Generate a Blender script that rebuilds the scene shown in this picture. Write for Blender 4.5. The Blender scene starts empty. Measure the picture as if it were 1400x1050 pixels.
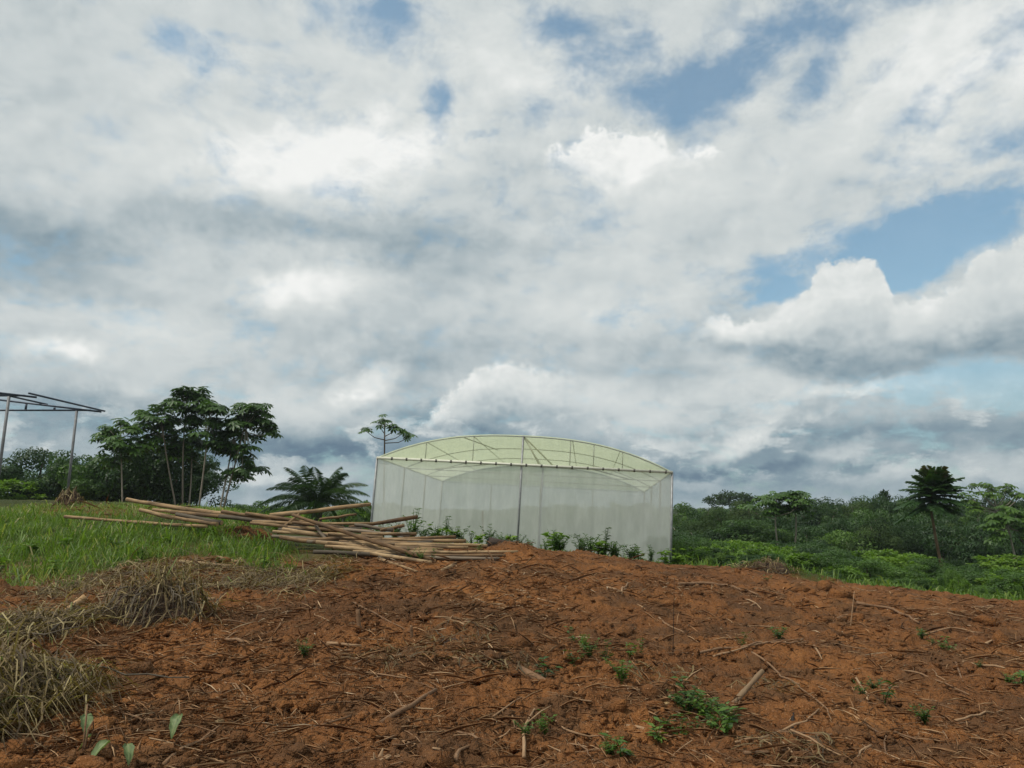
import bpy, math, random
import numpy as np
from mathutils import Vector, Matrix

# ---------------------------------------------------------------- camera
SC = bpy.context.scene
COL = SC.collection
EYE = 1.6                     # eye height above the soil at the photographer's feet
F = 1030.0                    # focal length in photo pixels (1400 px wide)
PITCH = math.radians(11.2)
cam_d = bpy.data.cameras.new('camera')
cam_d.sensor_width = 36.0
cam_d.lens = 36.0 * F / 1400.0
cam_d.clip_start = 0.05
cam_d.clip_end = 6000.0
cam = bpy.data.objects.new('camera', cam_d)
cam.location = (0, 0, EYE)
cam.rotation_euler = (math.pi / 2 + PITCH, 0, 0)
COL.objects.link(cam)
SC.camera = cam
CP, SP = math.cos(PITCH), math.sin(PITCH)


def ray(px, py):
    u, v = px - 700.0, 525.0 - py
    return u, F * CP - v * SP, F * SP + v * CP       # right, forward, up


def azel(px, py):
    x, y, z = ray(px, py)
    return math.atan2(x, y), math.atan2(z, math.hypot(x, y))


# ---------------------------------------------------------------- exposure
SC.view_settings.view_transform = 'Standard'
SC.view_settings.look = 'None'
SC.view_settings.gamma = 1.0
SC.view_settings.exposure = 0.0
SC.cycles.use_denoising = True
SC.cycles.use_adaptive_sampling = True
SC.cycles.adaptive_threshold = 0.012
SC.cycles.adaptive_min_samples = 6
SC.cycles.max_bounces = 7
SC.cycles.transparent_max_bounces = 14
SC.cycles.diffuse_bounces = 2
SC.cycles.caustics_reflective = False
SC.cycles.caustics_refractive = False

# ---------------------------------------------------------------- sun and sky
SUN_EL, SUN_AZ = math.radians(58), math.radians(-115)    # azimuth from +Y towards +X
sun_d = bpy.data.lights.new('sun', 'SUN')
sun_d.energy = 2.7
sun_d.angle = math.radians(3)
sun_d.color = (1.0, 0.95, 0.87)
sun = bpy.data.objects.new('sun', sun_d)
sdir = Vector((math.cos(SUN_EL) * math.sin(SUN_AZ), math.cos(SUN_EL) * math.cos(SUN_AZ), math.sin(SUN_EL)))
sun.rotation_euler = sdir.to_track_quat('Z', 'Y').to_euler()
COL.objects.link(sun)

world = bpy.data.worlds.new('World')
SC.world = world
world.use_nodes = True
world.cycles.sampling_method = 'NONE'      # an even sky: sampled by the surfaces, not as a lamp
WT = world.node_tree
WT.nodes.clear()


class E:
    """a node-socket expression"""
    def __init__(s, sock): s.s = sock
    def __add__(a, b): return mth('ADD', a, b)
    __radd__ = __add__
    def __sub__(a, b): return mth('SUBTRACT', a, b)
    def __rsub__(a, b): return mth('SUBTRACT', b, a)
    def __mul__(a, b): return mth('MULTIPLY', a, b)
    __rmul__ = __mul__
    def __truediv__(a, b): return mth('DIVIDE', a, b)


TREE = [WT]


def nn(t):
    return TREE[0].nodes.new(t)


def put(sock, v):
    if isinstance(v, E):
        TREE[0].links.new(v.s, sock)
    else:
        sock.default_value = v


def mth(op, a, b=None, c=None, clamp=False):
    n = nn('ShaderNodeMath'); n.operation = op; n.use_clamp = clamp
    for i, v in enumerate((a, b, c)):
        if v is not None: put(n.inputs[i], v)
    return E(n.outputs[0])


def sstep(x, a, b, o0=0.0, o1=1.0, lin=False):
    n = nn('ShaderNodeMapRange'); n.interpolation_type = 'LINEAR' if lin else 'SMOOTHSTEP'
    for i, v in enumerate((x, a, b, o0, o1)): put(n.inputs[i], v)
    return E(n.outputs[0])


def vxyz(x, y, z):
    n = nn('ShaderNodeCombineXYZ')
    for i, v in enumerate((x, y, z)): put(n.inputs[i], v)
    return E(n.outputs[0])


def vm(op, a, b=None, s=None):
    n = nn('ShaderNodeVectorMath'); n.operation = op
    put(n.inputs[0], a)
    if b is not None: put(n.inputs[1], b)
    if s is not None: put(n.inputs['Scale'], s)
    return E(n.outputs['Value'] if op in ('LENGTH', 'DOT_PRODUCT') else n.outputs[0])


def noise(vec, scale, detail=5, rough=0.55, dist=0.0, col=False):
    n = nn('ShaderNodeTexNoise')
    put(n.inputs['Vector'], vec)
    n.inputs['Scale'].default_value = scale
    n.inputs['Detail'].default_value = detail
    n.inputs['Roughness'].default_value = rough
    n.inputs['Distortion'].default_value = dist
    return E(n.outputs['Color' if col else 'Fac'])


def ramp(x, stops):
    n = nn('ShaderNodeValToRGB')
    put(n.inputs[0], x)
    e = n.color_ramp.elements
    while len(e) > 2: e.remove(e[-1])
    for i, (p, c) in enumerate(stops):
        el = e[i] if i < 2 else e.new(p)
        el.position = p
        el.color = (c[0], c[1], c[2], 1)
    return E(n.outputs[0])


def curve(x, pts, lo, hi):
    """a smooth function given by points, x over [lo, hi]"""
    n = nn('ShaderNodeFloatCurve')
    put(n.inputs['Value'], sstep(x, lo, hi, 0.0, 1.0, True))
    ys = [p[1] for p in pts]; y0, y1 = min(ys), max(ys)
    c = n.mapping.curves[0]
    q = [((p[0] - lo) / (hi - lo), (p[1] - y0) / (y1 - y0)) for p in pts]
    c.points[0].location = q[0]; c.points[1].location = q[-1]
    for p in q[1:-1]: c.points.new(*p)
    n.mapping.update()
    return sstep(E(n.outputs[0]), 0.0, 1.0, y0, y1, True)


def mixc(f, a, b):
    n = nn('ShaderNodeMix'); n.data_type = 'RGBA'
    put(n.inputs[0], f); put(n.inputs[6], a); put(n.inputs[7], b)
    return E(n.outputs[2])


def build_sky():
    tc = nn('ShaderNodeTexCoord')
    d = E(tc.outputs['Generated'])
    sp = nn('ShaderNodeSeparateXYZ'); put(sp.inputs[0], d)
    dx, dy, dz = (E(o) for o in sp.outputs)
    az = mth('ARCTAN2', dx, dy)
    el = mth('ARCSINE', dz)
    # the cloud deck seen in perspective: streaky near the horizon
    hz = mth('MAXIMUM', dz, 0.0) + 0.30
    deck = vxyz(dx / hz, dy / hz, 0.3)
    # warped angular coordinates, so that placed clouds get natural edges
    wn = vm('SUBTRACT', noise(d, 5.0, 5, 0.6, col=True), (0.5, 0.5, 0.5))
    wn2 = vm('SUBTRACT', noise(d, 22.0, 5, 0.6, col=True), (0.5, 0.5, 0.5))
    ae = vxyz(az, el, 0.0)
    aw = vm('ADD', ae, vm('ADD', vm('MULTIPLY', wn, (0.09, 0.06, 0.0)), vm('MULTIPLY', wn2, (0.05, 0.04, 0.0))))

    def blob(px, py, rx, ry, rot=0.0, src=None):
        a, e = azel(px, py)
        m = nn('ShaderNodeMapping'); m.vector_type = 'TEXTURE'
        put(m.inputs['Vector'], src or aw)
        m.inputs['Location'].default_value = (a, e, 0)
        m.inputs['Rotation'].default_value = (0, 0, math.radians(rot))
        m.inputs['Scale'].default_value = (rx / F, ry / F, 1)
        return sstep(vm('LENGTH', E(m.outputs[0])), 0.25, 1.5, 1.0, 0.0)

    def total(rows, start=0.0):
        t, src = start, aw
        for i, r in enumerate(rows):
            if i % 6 == 5:      # chained so that the shader needs few values at a time
                src = vm('ADD', aw, vm('SCALE', t, s=1e-7))
            t = mth('MULTIPLY_ADD', blob(*r[:5], src), r[5], t)
        return t

    # brightness of the deck
    tones = [
        (450, 225, 190, 55, 8, .22), (300, 150, 200, 80, 0, .05), (1330, 90, 150, 110, 20, .20),
        (640, 90, 150, 60, 0, .10), (760, 130, 90, 60, 0, .12), (560, 190, 120, 40, 0, .10),
        (430, 392, 80, 30, 14, .30), (345, 400, 60, 25, 0, .12), (60, 470, 45, 13, 5, .30),
        (500, 530, 50, 20, 20, .34), (420, 555, 90, 25, 0, .16), (190, 440, 90, 50, 0, .14),
        (110, 262, 70, 30, 0, .10), (1010, 600, 52, 17, 25, .42), (1190, 533, 80, 9, 5, .36),
        (1340, 640, 70, 18, 0, .22), (1150, 630, 45, 14, 20, .18), (930, 660, 50, 10, 0, .12),
        (720, 430, 120, 40, 0, .10), (870, 400, 90, 60, 0, .10), (1000, 560, 120, 40, 10, .12),
        (850, 560, 70, 40, 0, .12), (60, 90, 120, 90, 0, -.06), (450, 640, 90, 14, 0, .14), (350, 645, 60, 10, 0, .16),
        (900, 250, 120, 50, 10, .10), (1060, 260, 200, 60, 20, .04), (1200, 220, 140, 50, 20, -.05),
        (30, 318, 120, 34, 4, -.22), (240, 292, 200, 26, 0, -.13), (430, 305, 170, 26, 0, -.12),
        (110, 392, 130, 28, 0, -.16), (590, 350, 150, 40, 0, -.10), (560, 500, 90, 40, 0, -.14),
        (640, 440, 110, 40, 0, -.06), (625, 580, 100, 26, 0, -.22), (700, 600, 70, 16, 0, -.18),
        (110, 560, 160, 26, 0, -.12), (400, 610, 160, 16, 0, -.16), (980, 645, 210, 9, 0, -.16), (900, 480, 60, 40, 0, -.08),
        (800, 560, 60, 30, 0, -.06), (1150, 590, 180, 14, 0, -.10), (730, 360, 60, 60, 0, .05), (110, 610, 140, 18, 0, .08),
    ]
    lo, hi = -0.06, 0.75
    base = curve(el, [(lo, .40), (.02, .40), (.05, .34), (.085, .30), (.13, .42), (.2, .55), (.3, .56),
                      (.37, .56), (.45, .62), (.56, .615), (hi, .60)], lo, hi)
    f_lo = noise(deck, 2.2, 6, 0.55)
    f_hi = noise(deck, 8.0, 8, 0.66, 0.25)
    f_b = noise(vm('MULTIPLY', d, (1, 1, 1.45)), 13.0, 7, 0.6, 0.2)
    f_b2 = noise(vm('ADD', vm('MULTIPLY', d, (1, 1, 1.45)), (-0.012, 0, 0.022)), 13.0, 7, 0.6, 0.2)
    relief = f_b - f_b2
    t = total(tones, base)
    t = t + (f_lo - 0.5) * 0.30 + (f_hi - 0.5) * 0.08 + (f_b - 0.5) * 0.05 + relief * 0.36
    t = (t - 0.58) * 1.28 + 0.595
    # holes of open sky
    holes = [
        (268, 66, 60, 28, -8, .66), (330, 56, 50, 9, 0, .34), (597, 148, 28, 34, 0, .60), (545, 142, 40, 8, 0, .3), (662, 190, 26, 8, 15, .34),
        (480, 25, 85, 34, 0, .46), (560, 8, 60, 14, 0, .34), (385, 58, 30, 8, 0, .25),
        (748, 44, 50, 22, 0, .46), (880, 100, 110, 56, -10, .52), (985, 130, 80, 66, 60, .36), (1040, 70, 90, 40, 40, .42),
        (930, 130, 70, 40, 0, .35), (1150, 20, 120, 30, 5, .44), (1210, 100, 44, 24, 30, .46), (1285, 135, 50, 20, 20, .40), (1115, 110, 60, 26, 40, .42),
        (1190, 345, 140, 46, 12, .82), (1290, 335, 100, 52, 12, .82), (1050, 362, 50, 22, 0, .52), (1060, 405, 40, 12, 0, .5), (1375, 272, 40, 14, 10, .5),
        (1300, 520, 90, 26, 5, .5), (1090, 545, 50, 14, 0, .30), (1380, 540, 50, 30, 0, .34), (870, 60, 40, 20, 0, .2),
    ]
    cov = total([(h[0], h[1], h[2], h[3], h[4], -h[5]) for h in holes], t * 1e-7 + 0.86)
    cov = cov + (f_hi - 0.5) * 1.9 + (f_b - 0.5) * 1.1 + (f_lo - 0.5) * 0.25
    cover = mth('MAXIMUM', sstep(cov, 0.04, 0.88, 0.14, 1.0), sstep(el, 0.10, 0.30, 0.62, 0.0))
    tone_stops = [(0.0, (.125, .195, .265)), (.22, (.23, .315, .37)), (.42, (.405, .475, .505)), (.6, (.575, .625, .632)),
                  (.8, (.70, .735, .725)), (1.0, (.90, .91, .89))]
    st = [t, cover]

    def over(al, tt):
        st[0] = mth('MULTIPLY_ADD', al, tt - st[0], st[0])
        st[1] = mth('MAXIMUM', st[1], al)

    # cumulus banks: a billowing top edge, a soft base
    bil = noise(d, 30.0, 5, 0.55)
    bil2 = noise(d, 90.0, 4, 0.55)
    edge = (bil - 0.5) * 0.060 + (bil2 - 0.5) * 0.034

    def bank(top, base_pts, t0, t1, soft, crisp, extra, amp=1.0, fade=None):
        ta = [azel(*p) for p in top]
        ba = [azel(*p) for p in base_pts]
        lo, hi = ta[0][0], ta[-1][0]
        h = curve(az, ta, lo, hi)
        b = curve(az, ba, lo, hi)
        e = h + edge * amp - el
        al = mth('MULTIPLY', sstep(e, 0.0, crisp), sstep(el + edge * 0.5, b - soft, b + soft))
        al = al * sstep(az, lo, lo + 0.02) * sstep(az, hi - 0.02, hi, 1.0, 0.0)
        if fade: al = al * fade
        k = sstep(el + (bil - 0.5) * 0.05, b - 0.3 * soft, h, 0.0, 1.0, True)
        tt = sstep(k, 0.08, 0.75, t0, t1) + relief * 0.55 + (bil2 - 0.5) * 0.12 + (f_b - 0.5) * 0.16
        for r in extra: tt = mth('MULTIPLY_ADD', blob(*r[:5]), r[5], tt)
        over(al, tt)

    wt = [(735, 205), (760, 192), (785, 182), (805, 165), (838, 163), (862, 178), (905, 180), (945, 196), (985, 204), (1005, 215)]
    bank(wt, [(735, 225), (800, 262), (850, 285), (905, 250), (1005, 222)], .76, 1.0, .045, .020, [], 1.2)
    m = [(560, 585), (590, 562), (612, 535), (640, 506), (665, 490), (690, 481), (715, 488), (740, 502), (775, 507), (810, 518), (850, 530), (900, 545)]
    bank(m, [(560, 590), (600, 585), (700, 588), (800, 580), (900, 560)], .36, .80, .026, .018,
             [(635, 520, 40, 26, 40, .12), (690, 495, 40, 14, 0, .1), (780, 550, 80, 40, 0, -.06)], 0.9, sstep(az, azel(760, 500)[0], azel(880, 500)[0], 1.0, 0.0))
    r = [(880, 520), (915, 480), (945, 450), (965, 430), (990, 424), (1012, 440), (1040, 432), (1070, 403), (1100, 388), (1132, 357), (1165, 350),
         (1197, 358), (1216, 386), (1235, 404), (1265, 396), (1295, 387), (1312, 378), (1326, 350), (1350, 326), (1380, 318), (1440, 310), (1560, 330), (1700, 470)]
    bank(r, [(880, 505), (960, 480), (1060, 500), (1150, 522), (1250, 510), (1400, 492), (1560, 490), (1700, 480)], .24, .80, .020, .014,
             [(990, 440, 40, 28, 0, .16), (1180, 380, 60, 30, 0, .05), (960, 490, 60, 30, 0, .10)], 0.9, sstep(az, azel(930, 450)[0], azel(985, 450)[0]))
    # low sunlit puffs above the far forest
    pn = noise(vm('MULTIPLY', d, (1, 1, 2.2)), 10.0, 6, 0.6, 0.2)
    pm = sstep(el, 0.045, 0.09) * sstep(el, 0.13, 0.21, 1.0, 0.0)
    pa = sstep(pn, 0.50, 0.58) * pm * 0.7
    over(pa, 0.58 + relief * 1.3 + (pn - 0.6) * 1.2)
    sky = nn('ShaderNodeTexSky')
    sky.sky_type = 'NISHITA'; sky.sun_disc = False
    sky.sun_elevation = SUN_EL; sky.sun_rotation = SUN_AZ
    sky.air_density = 1.0; sky.dust_density = 2.5; sky.ozone_density = 1.0
    bg = vm('MULTIPLY', E(sky.outputs[0]), (0.135, 0.170, 0.156))
    c = mixc(st[1], bg, ramp(st[0], tone_stops))
    # below the horizon: the same grey air
    bgn = nn('ShaderNodeBackground'); put(bgn.inputs['Color'], c); bgn.inputs['Strength'].default_value = 1.0
    out = nn('ShaderNodeOutputWorld')
    WT.links.new(bgn.outputs[0], out.inputs[0])


build_sky()

# ---------------------------------------------------------------- helpers
RNG = np.random.default_rng(11)


def hash2(ix, iy, seed):
    h = (ix.astype(np.int64) * 374761393 + iy.astype(np.int64) * 668265263 + seed * 982451653) & 0xffffffff
    h = ((h ^ (h >> 13)) * 1274126177) & 0xffffffff
    h = ((h ^ (h >> 16)) * 2246822519) & 0xffffffff
    return ((h ^ (h >> 15)) & 0xffff) / 65535.0


def vnoise(x, y, seed=0):
    ix, iy = np.floor(x), np.floor(y)
    fx, fy = x - ix, y - iy
    fx = fx * fx * fx * (fx * (fx * 6 - 15) + 10); fy = fy * fy * fy * (fy * (fy * 6 - 15) + 10)
    a, b = hash2(ix, iy, seed), hash2(ix + 1, iy, seed)
    c, d = hash2(ix, iy + 1, seed), hash2(ix + 1, iy + 1, seed)
    return (a * (1 - fx) + b * fx) * (1 - fy) + (c * (1 - fx) + d * fx) * fy


def fbm(x, y, octv=4, seed=0, gain=0.5):
    s = 0; a = 1.0; t = 0
    for i in range(octv):
        ca, sa = math.cos(1.1 * i + .4), math.sin(1.1 * i + .4)
        s = s + a * vnoise((x * ca - y * sa) * 2 ** i + 13.7 * i, (x * sa + y * ca) * 2 ** i - 7.1 * i, seed + i)
        t += a; a *= gain
    return s / t


def smooth(x, a, b):
    t = np.clip((x - a) / (b - a), 0, 1)
    return t * t * (3 - 2 * t)


def at(px, py, d):
    """the world point seen at a photo pixel at forward distance d"""
    x, y, z = ray(px, py)
    return Vector((x / y * d, d, EYE + z / y * d))


def proj(x, y, z):
    y = np.maximum(y, 0.3); z = z - EYE
    dep = y * CP + z * SP
    dep = np.maximum(dep, 0.2)
    up = -y * SP + z * CP
    return 700 + F * x / dep, 525 - F * up / dep


# terrain: heights relative to the eye at known points of the hillside
CTRL = [(-4, 5.65, -1.40), (-2, 5.65, -1.54), (0, 5.65, -1.6), (2, 5.65, -1.66), (4, 5.65, -1.74), (0, 2, -1.62), (-2, 2, -1.55), (2, 2, -1.68),
        (-5.1, 10, -1.16), (-2.5, 10, -1.16), (0, 10, -1.18), (3, 10.5, -1.42), (5, 10.8, -1.66), (7.2, 11, -1.76),
        (-8.9, 13.5, -.89), (-6, 14.5, -.68), (-3.7, 15.5, -.55), (-1, 16, -.52), (.4, 16.8, -.50), (3.6, 13, -1.30),
        (-14, 21, .18), (-9.5, 20, .40), (-7, 17.5, -.14), (-11, 17.5, -.28), (-18, 27, .95), (-16.9, 29, 1.13), (-25, 29, 1.4),
        (-5.3, 22, -.05), (-2.6, 21, -.22), (.7, 19, -.46), (2.7, 21, -.66), (4.9, 24, -1.02), (6.8, 24, -1.12), (10.7, 22.5, -1.56), (13.8, 21, -1.84),
        (-5, 27, -.36), (5.3, 26, -1.0), (-4, 39, -.6), (6.3, 38, -1.35), (0, 32, -.8), (9, 30, -1.75), (16, 28, -2.5),
        (18, 50, -2.2), (21, 38, -2.6), (27, 40, -3.2), (40, 60, -5), (30, 90, -6), (0, 90, -4), (-30, 60, .4), (-18, 45, 1.2), (-25, 42, 1.5), (-13, 44, .7), (-9, 34, .4),
        (60, 150, -7.5), (0, 150, -7), (-60, 150, -3), (0, 300, -4), (200, 300, -5), (-200, 300, 0)]
_c = np.array(CTRL, float)


def _lp(x, y):
    th = np.clip(np.arctan2(x, np.maximum(y, 1e-3)), -.95, .95)
    r = np.clip(np.hypot(x, y), 2.0, 320.0)
    return th * 2.0, np.log(r)


def _tps(r2):
    return np.where(r2 > 1e-12, 0.5 * r2 * np.log(np.maximum(r2, 1e-12)), 0.0)


_cu, _cv = _lp(_c[:, 0], _c[:, 1])
_n = len(_c)
_K = _tps((_cu[:, None] - _cu) ** 2 + (_cv[:, None] - _cv) ** 2) + np.eye(_n) * 0.004
_Pm = np.stack([np.ones(_n), _cu, _cv], 1)
_A = np.block([[_K, _Pm], [_Pm.T, np.zeros((3, 3))]])
_W = np.linalg.solve(_A, np.concatenate([_c[:, 2] , np.zeros(3)]))


def T0(x, y):
    x = np.atleast_1d(np.asarray(x, float)); y = np.atleast_1d(np.asarray(y, float))
    u, v = _lp(x, y)
    z = _W[_n] + _W[_n + 1] * u + _W[_n + 2] * v
    for i in range(_n):
        z = z + _W[i] * _tps((u - _cu[i]) ** 2 + (v - _cv[i]) ** 2)
    return z + EYE


EDGE_PX = np.array([-400, 60, 250, 470, 520, 600, 740, 860, 917, 1000, 1080, 1200, 1400, 1900])
EDGE_R = np.array([23, 20, 19.2, 17.8, 18.2, 18.6, 19.8, 23.2, 25.0, 25.2, 24.6, 24.6, 24.6, 24])


def masks(x, y, z=None):
    """(dirt, left grass, wild growth) weights of a ground point"""
    x = np.asarray(x, float); y = np.asarray(y, float)
    if z is None: z = T0(x, y)
    px, py = proj(x, y, z)
    n = fbm(x * .55, y * .55, 4, 5)
    n2 = fbm(x * 2.1, y * 2.1, 3, 9)
    r = np.hypot(x, y)
    redge = np.interp(px, EDGE_PX, EDGE_R) + (n - .5) * 3.0 + (n2 - .5) * 1.0
    wild = smooth(r, redge - .35, redge + .35)
    bound = np.interp(px, [-300, 0, 80, 150, 200, 260, 300, 400, 455, 490, 520], [805, 796, 790, 774, 768, 772, 778, 784, 780, 764, 700])
    grass = smooth(py, bound + 4 + (n - .5) * 95 + (n2 - .5) * 30, bound - 18 + (n - .5) * 95 + (n2 - .5) * 30) * smooth(px, 500, 465)
    grass = grass * (y > 3)
    bare = smooth(np.abs(py - (699 + (n - .5) * 14)), 11, 5) * smooth(px, 20, 60) * smooth(px, 300, 240) * .8
    grass = grass * (1 - bare)
    wild = wild * (1 - bare)
    return np.clip(1 - np.maximum(grass, wild), 0, 1), grass * (1 - wild), wild


def bumps(x, y, dirt):
    b = (fbm(x * .9, y * .9, 3, 21) - .5) * .22 + (fbm(x * 3.1, y * 3.1, 3, 31) - .5) * .11
    m = np.exp(-(((x - .05) / .75) ** 2 + ((y - 16.3) / .9) ** 2)) * .30          # orange spoil mound beside the logs
    m = m + np.exp(-(((x + 4.9) / .9) ** 2 + ((y - 10.4) / .8) ** 2)) * .22         # under the uprooted clump
    m = m + np.exp(-(((x - 8.5) / 1.5) ** 2 + ((y - 23.2) / .8) ** 2)) * .25
    lp = np.exp(-(((x + 3.) / 4.5) ** 2 + ((y - 17) / 1.6) ** 2))
    return b * (.25 + .75 * dirt) * (1 - .7 * lp) + m


def T(x, y):
    x = np.atleast_1d(np.asarray(x, float)); y = np.atleast_1d(np.asarray(y, float))
    z = T0(x, y)
    return z + bumps(x, y, masks(x, y, z)[0])


def tz(x, y): return float(T(x, y)[0])


_DS = np.exp(np.linspace(math.log(3.0), math.log(300), 900))


def hit(px, py):
    """where the line of sight of a photo pixel meets the ground"""
    x, y, z = ray(px, py)
    g = T(x / y * _DS, _DS)
    below = EYE + z / y * _DS <= g
    i = int(np.argmax(below)) if below.any() else 500
    d = _DS[i]
    return Vector((x / y * d, d, float(g[i])))


# ---------------------------------------------------------------- mesh helpers
def mesh(name, V, faces, mats=None, smooth_=False, rnd=None, attrs=None):
    """V (n,3); faces: list of int arrays (k,3)/(k,4)"""
    V = np.asarray(V, np.float32).reshape(-1, 3)
    faces = [np.asarray(f, np.int32) for f in (faces if isinstance(faces, list) else [faces]) if len(f)]
    me = bpy.data.meshes.new(name)
    me.vertices.add(len(V)); me.vertices.foreach_set('co', V.ravel())
    loops = np.concatenate([f.ravel() for f in faces])
    tot = np.concatenate([np.full(len(f), f.shape[1], np.int32) for f in faces])
    start = np.concatenate([[0], np.cumsum(tot)[:-1]]).astype(np.int32)
    me.loops.add(len(loops)); me.loops.foreach_set('vertex_index', loops)
    me.polygons.add(len(tot)); me.polygons.foreach_set('loop_start', start); me.polygons.foreach_set('loop_total', tot)
    if smooth_: me.polygons.foreach_set('use_smooth', np.ones(len(tot), bool))
    if rnd is not None:
        a = me.attributes.new('rnd', 'FLOAT', 'POINT'); a.data.foreach_set('value', np.asarray(rnd, np.float32))
    for k, v in (attrs or {}).items():
        a = me.attributes.new(k, 'FLOAT', 'POINT'); a.data.foreach_set('value', np.asarray(v, np.float32))
    me.update(calc_edges=True)
    for m in (mats or []): me.materials.append(m)
    return me


def ob(name, me, parent=None, label=None, cat=None, group=None, kind=None, loc=None, rot=None, scale=None):
    o = bpy.data.objects.new(name, me)
    COL.objects.link(o)
    if parent: o.parent = parent
    if label: o['label'] = label
    if cat: o['category'] = cat
    if group: o['group'] = group
    if kind: o['kind'] = kind
    if loc is not None: o.location = loc
    if rot is not None: o.rotation_euler = rot
    if scale is not None: o.scale = scale if hasattr(scale, '__len__') else (scale,) * 3
    return o


def copy_tree(o, parent=None):
    c = o.copy(); COL.objects.link(c)
    if parent: c.parent = parent
    for ch in [k for k in o.children]: copy_tree(ch, c)
    return c


class MB:
    """collects shapes into one mesh"""
    def __init__(s): s.V = []; s.F3 = []; s.F4 = []; s.n = 0; s.R = []

    def add(s, V, f3=None, f4=None, rnd=0.5):
        V = np.asarray(V, float).reshape(-1, 3)
        if f3 is not None and len(f3): s.F3.append(np.asarray(f3) + s.n)
        if f4 is not None and len(f4): s.F4.append(np.asarray(f4) + s.n)
        s.V.append(V); s.n += len(V)
        s.R.append(np.full(len(V), rnd) if np.isscalar(rnd) else np.asarray(rnd))
        return s

    def tube(s, pts, rad, seg=6, rnd=0.5, cap=True, wob=0.0):
        P = np.asarray([tuple(p) for p in pts], float); n = len(P)
        r = np.full(n, rad) if np.isscalar(rad) else np.asarray(rad, float)
        t = np.gradient(P, axis=0); t /= np.linalg.norm(t, axis=1)[:, None] + 1e-9
        ref = np.array([0, 0, 1.0]) if abs(t[0, 2]) < .9 else np.array([1.0, 0, 0])
        a = np.cross(t, ref); a /= np.linalg.norm(a, axis=1)[:, None] + 1e-9
        b = np.cross(t, a)
        ang = np.arange(seg) / seg * 2 * np.pi
        rr = r[:, None] * (1 + wob * RNG.normal(0, 1, (n, seg)))
        V = P[:, None] + rr[..., None] * (np.cos(ang)[None, :, None] * a[:, None] + np.sin(ang)[None, :, None] * b[:, None])
        i = np.arange(n - 1)[:, None] * seg; j = np.arange(seg)[None]; k = (j + 1) % seg
        q = np.stack([i + j, i + k, i + seg + k, i + seg + j], -1).reshape(-1, 4)
        V = V.reshape(-1, 3); f3 = []
        if cap:
            V = np.concatenate([V, P[:1], P[-1:]])
            f3 = [(n * seg, (jj + 1) % seg, jj) for jj in range(seg)] + [(n * seg + 1, (n - 1) * seg + jj, (n - 1) * seg + (jj + 1) % seg) for jj in range(seg)]
        return s.add(V, f3, q, rnd)

    def bar(s, p, q, w, h=None, rnd=.5):
        """rectangular bar from p to q"""
        p, q = Vector(p), Vector(q); t = (q - p).normalized(); h = h or w
        ref = Vector((0, 0, 1)) if abs(t.z) < .95 else Vector((1, 0, 0))
        a = t.cross(ref).normalized() * w / 2; b = t.cross(a).normalized() * h / 2
        V = [p + a + b, p - a + b, p - a - b, p + a - b, q + a + b, q - a + b, q - a - b, q + a - b]
        return s.add([tuple(v) for v in V], None, [(0, 1, 2, 3), (7, 6, 5, 4), (0, 4, 5, 1), (1, 5, 6, 2), (2, 6, 7, 3), (3, 7, 4, 0)], rnd)

    def leaves(s, C, D, N, L, W, rnd, fold=.18, wide=.45):
        """diamond leaves, folded along the midrib: C base, D along, N facing"""
        C = np.asarray(C, float); D = D / (np.linalg.norm(D, axis=1)[:, None] + 1e-9)
        S = np.cross(D, N); S /= np.linalg.norm(S, axis=1)[:, None] + 1e-9
        U = np.cross(S, D)
        L = np.broadcast_to(L, len(C))[:, None]; W = np.broadcast_to(W, len(C))[:, None]
        mid = C + D * L * wide + U * W * fold
        V = np.stack([C, mid + S * W * .5, C + D * L - U * L * .08, mid - S * W * .5], 1).reshape(-1, 3)
        k = np.arange(len(C))[:, None] * 4
        f = np.concatenate([k + [0, 1, 2], k + [0, 2, 3]])
        return s.add(V, f, None, np.repeat(np.broadcast_to(rnd, len(C)), 4))

    def mesh(s, name, mat, smooth_=False):
        fs = []
        if s.F3: fs.append(np.concatenate(s.F3))
        if s.F4: fs.append(np.concatenate(s.F4))
        return mesh(name, np.concatenate(s.V), fs, [mat], smooth_, np.concatenate(s.R))


def unit(v): return v / (np.linalg.norm(v, axis=-1, keepdims=True) + 1e-9)


# ---------------------------------------------------------------- materials
def new_mat(name):
    m = bpy.data.materials.new(name); m.use_nodes = True
    TREE[0] = m.node_tree
    bs = m.node_tree.nodes['Principled BSDF']
    return m, bs


def attr(name):
    n = nn('ShaderNodeAttribute'); n.attribute_name = name
    return E(n.outputs['Fac'])


def obj_rand():
    return E(nn('ShaderNodeObjectInfo').outputs['Random'])


def pos():
    return E(nn('ShaderNodeNewGeometry').outputs['Position'])


def objco():
    return E(nn('ShaderNodeTexCoord').outputs['Object'])


def bump(h, strength, dist):
    n = nn('ShaderNodeBump'); n.inputs['Strength'].default_value = strength; n.inputs['Distance'].default_value = dist
    put(n.inputs['Height'], h)
    return E(n.outputs[0])


def leaf_mat(name, stops, trans=.35, rough=.45, var=.35, spec=.35):
    m, bs = new_mat(name)
    f = attr('rnd') * (1 - var) + obj_rand() * var
    col = ramp(f, stops)
    put(bs.inputs['Base Color'], col); bs.inputs['Roughness'].default_value = rough
    bs.inputs['Specular IOR Level'].default_value = spec
    tr = nn('ShaderNodeBsdfTranslucent'); put(tr.inputs['Color'], vm('MULTIPLY', col, (1.15, 1.25, .55)))
    mx = nn('ShaderNodeMixShader'); mx.inputs[0].default_value = trans
    lk = m.node_tree.links
    lk.new(bs.outputs[0], mx.inputs[1]); lk.new(tr.outputs[0], mx.inputs[2])
    lk.new(mx.outputs[0], m.node_tree.nodes['Material Output'].inputs[0])
    return m


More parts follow.
